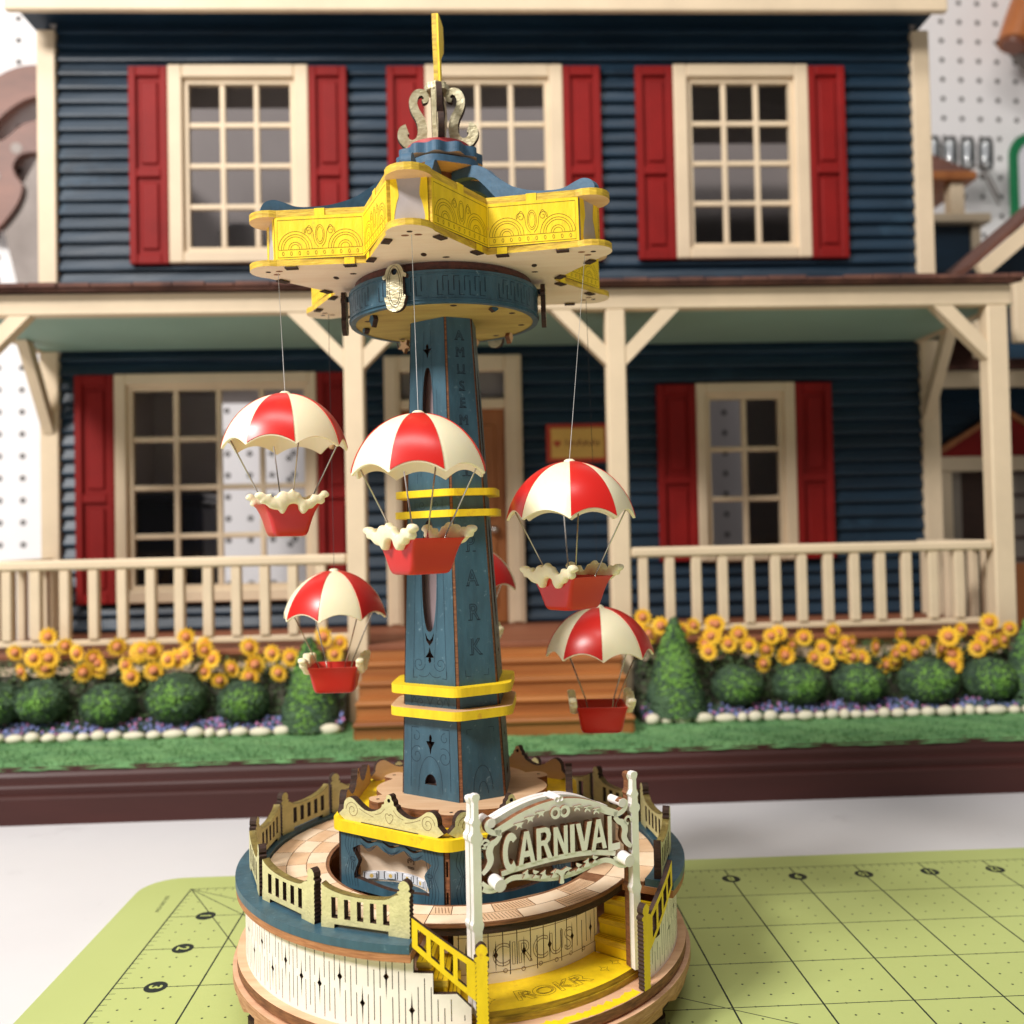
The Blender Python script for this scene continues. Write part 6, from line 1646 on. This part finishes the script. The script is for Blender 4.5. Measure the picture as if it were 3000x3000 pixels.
# ================================================================== pegboard wall and the tools on it
PY = radians(6.5)
PO = (1.68, 84.2, 0)
pegw = MB().box(-150, 150, 0, 0.6, -60, 170).build('pegboard', [PEG])
pegw.location = Vector(PO) * S; pegw.rotation_euler = (0, 0, PY); pegw['kind'] = 'structure'; pegw['label'] = 'white pegboard wall behind the dollhouses'
m = MB()
def hole(x, z):
    m.add([(x + 0.33 * cos(2 * pi * i / 12), -0.015, z + 0.33 * sin(2 * pi * i / 12)) for i in range(12)], [list(range(12))], 0)
for i in range(-8, 22):
    for j in range(-6, 34): hole(-56.35 + 2.54 * i, 73.9 + 12.7 - 2.54 * j)
for i in range(-6, 40):
    for j in range(-4, 34): hole(57.4 + 15.24 - 2.54 * i, 78.4 + 10.16 - 2.54 * j)
h_ = m.build('peg_holes', [HOLE], pegw); h_['kind'] = 'stuff'
def onpeg(name, label, cat, d=0.0, group=None):
    return thing(name, label, cat, PO, PY, group)
saw = onpeg('hand_saw', 'old hand saw with brown wooden handle hanging on the pegboard at left', 'hand saw')
hp_ = lambda u, v, w: (u, -2.2 + w, v)
outl = smooth_loop([(-49.5, 66.2), (-53, 67.2), (-56.5, 66.4), (-60, 63.6), (-62.5, 59.5), (-63.5, 54), (-62, 50), (-58.5, 48.2), (-56.0, 50.6), (-55.0, 53.2), (-55.8, 54.6), (-55.9, 56.0), (-54.4, 57.2), (-50, 57), (-46, 58), (-45, 62)], 4)
hol = smooth_loop([(-52, 63.6), (-54.6, 63.2), (-57.2, 61.2), (-58.6, 58.9), (-57.2, 58.4), (-54.8, 60.4), (-52, 61.4)], 4)
MB().plate(outl, [hol], -0.6, 0.6, lambda u, v, w: (u, -2.2 - w, v), 0, 0, 0).build('handle', [SAWWOOD], saw)
for (x, z) in ((-55.6, 57.6), (-58.0, 54.4), (-52.6, 60.0)):
    MB().lathe([(0, 0.66), (0.62, 0.64), (0.7, 0.55)], 18, 0, (0, 0), lambda a, b_, c_: (x + a, -2.2 - c_, z + b_)).build('bolt', [STEEL], saw)
MB().plate([(-57.5, 49.5), (-55.9, 42), (-46, 10), (-36, 10), (-42, 60), (-52, 60)], (), -0.05, 0.05, lambda u, v, w: (u, -2.0 - w, v), 0, 0, 0).build('blade', [STEEL], saw)
tool = onpeg('wooden_handle_tool', 'tool with round orange wooden handle hanging at the top right corner', 'hand tool')
MB().tube([(63.2, -6, 72.4), (64.4, -6, 75.4), (69.5, -6, 88), (72, -6, 94)], [2.0, 2.08, 2.0, 1.6], 24).build('handle', [HANDLE], tool, smooth=True, auto=40)
MB().tube([(63.2, -6, 72.4), (63.0, -6, 72.0)], [1.5, 1.3], 20).build('handle_end', [SAWWOOD], tool, smooth=True, auto=40)
MB().tube([(64.4, -4.6, 72.5), (67, -4.6, 69.5), (73, -4.6, 69.0)], 0.9, 12).build('shank', [STEEL], tool, smooth=True)
sg = onpeg('framed_sign', 'white sign with green rounded border at the right edge of the pegboard', 'sign')
def rre(x0, x1, z0, z1, r): return [(p[0], p[1]) for p in rrect(x0, x1, z0, z1, r, 8)]
MB().plate(rre(64.4, 96, 44, 62.8, 3.0), [rre(65.4, 95, 45, 61.8, 2.4)], 0, 0.5, lambda u, v, w: (u, -2.5 - w, v), 0, 0, 0).build('border', [GREEN_S], sg)
MB().plate(rre(65.3, 95.1, 44.9, 61.9, 2.4), (), 0, 0.3, lambda u, v, w: (u, -2.5 - w, v), 0, 0, 0).build('sign_face', [WHITE_S], sg)
MB().plate(circle(68.6, 58.5, 1.9, 24), (), 0.3, 0.36, lambda u, v, w: (u, -2.5 - w, v), 0, 0, 0).build('green_dot', [GREEN_S], sg)
MB().plate([(66.9, 53.0), (72, 53.0), (72, 54.4), (66.9, 54.4)], (), 0.3, 0.36, lambda u, v, w: (u, -2.5 - w, v), 0, 0, 0).build('dark_bar', [DARKBOX], sg)
rack = onpeg('wire_rack', 'thin wire rack on the pegboard beside the white house corner', 'rack')
for z in (55.6, 56.7): MB().tube([(51, -1.5, z + 0.6), (58, -7, z), (64.0, -1.0, z - 1.4)], 0.14, 8).build('wire', [STEEL], rack, smooth=True)
MB().tube([(58, -6.8, 55.9), (63.2, -0.6, 59.4)], 0.14, 8).build('wire', [STEEL], rack, smooth=True)
for i, x in enumerate((52.4, 54.6, 56.9, 59.3)):
    t = onpeg('clear_tube', 'short clear plastic tube in the wire rack, number %s from the house corner' % ('one', 'two', 'three', 'four')[i], 'tube', 0, 'clear tubes in the rack')
    MB().lathe([(0.0, 56.9), (0.8, 56.9), (0.9, 57.7), (0.9, 59.9), (0.75, 60.6), (0.0, 60.7)], 18, 0, (x, -5.5)).build('tube_body', [CLEAR], t, smooth=True)
    MB().lathe([(0.0, 57.8), (0.48, 57.8), (0.48, 59.9), (0.0, 59.9)], 14, 0, (x, -5.5)).build('tube_fill', [WHITE_S], t, smooth=True, auto=40)
# things seen through the windows
hx_ = lambda name, label, cat: thing(name, label, cat, (1.68, 17.1, 0), radians(2.3))
t = hx_('white_jar', 'white round jar behind the lower panes of the upper left window', 'jar')
MB().lathe([(0, 27.9), (1.75, 27.9), (1.9, 28.3), (1.9, 40.0), (1.6, 40.5), (0, 40.5)], 24, 0, (-21.9, 37)).build('jar_body', [WHITE_S], t, smooth=True, auto=40)
t = hx_('storage_bin', 'dark blue storage bin seen through the big lower left window', 'bin')
MB().bbox(-30.6, -24.6, 33, 38, 6.9, 16.2, 0.5).build('bin_body', [DARKBOX], t)
MB().bbox(-30.7, -24.2, 32.6, 38.4, 16.2, 17.0, 0.3).build('bin_lid', [DARKBOX], t)
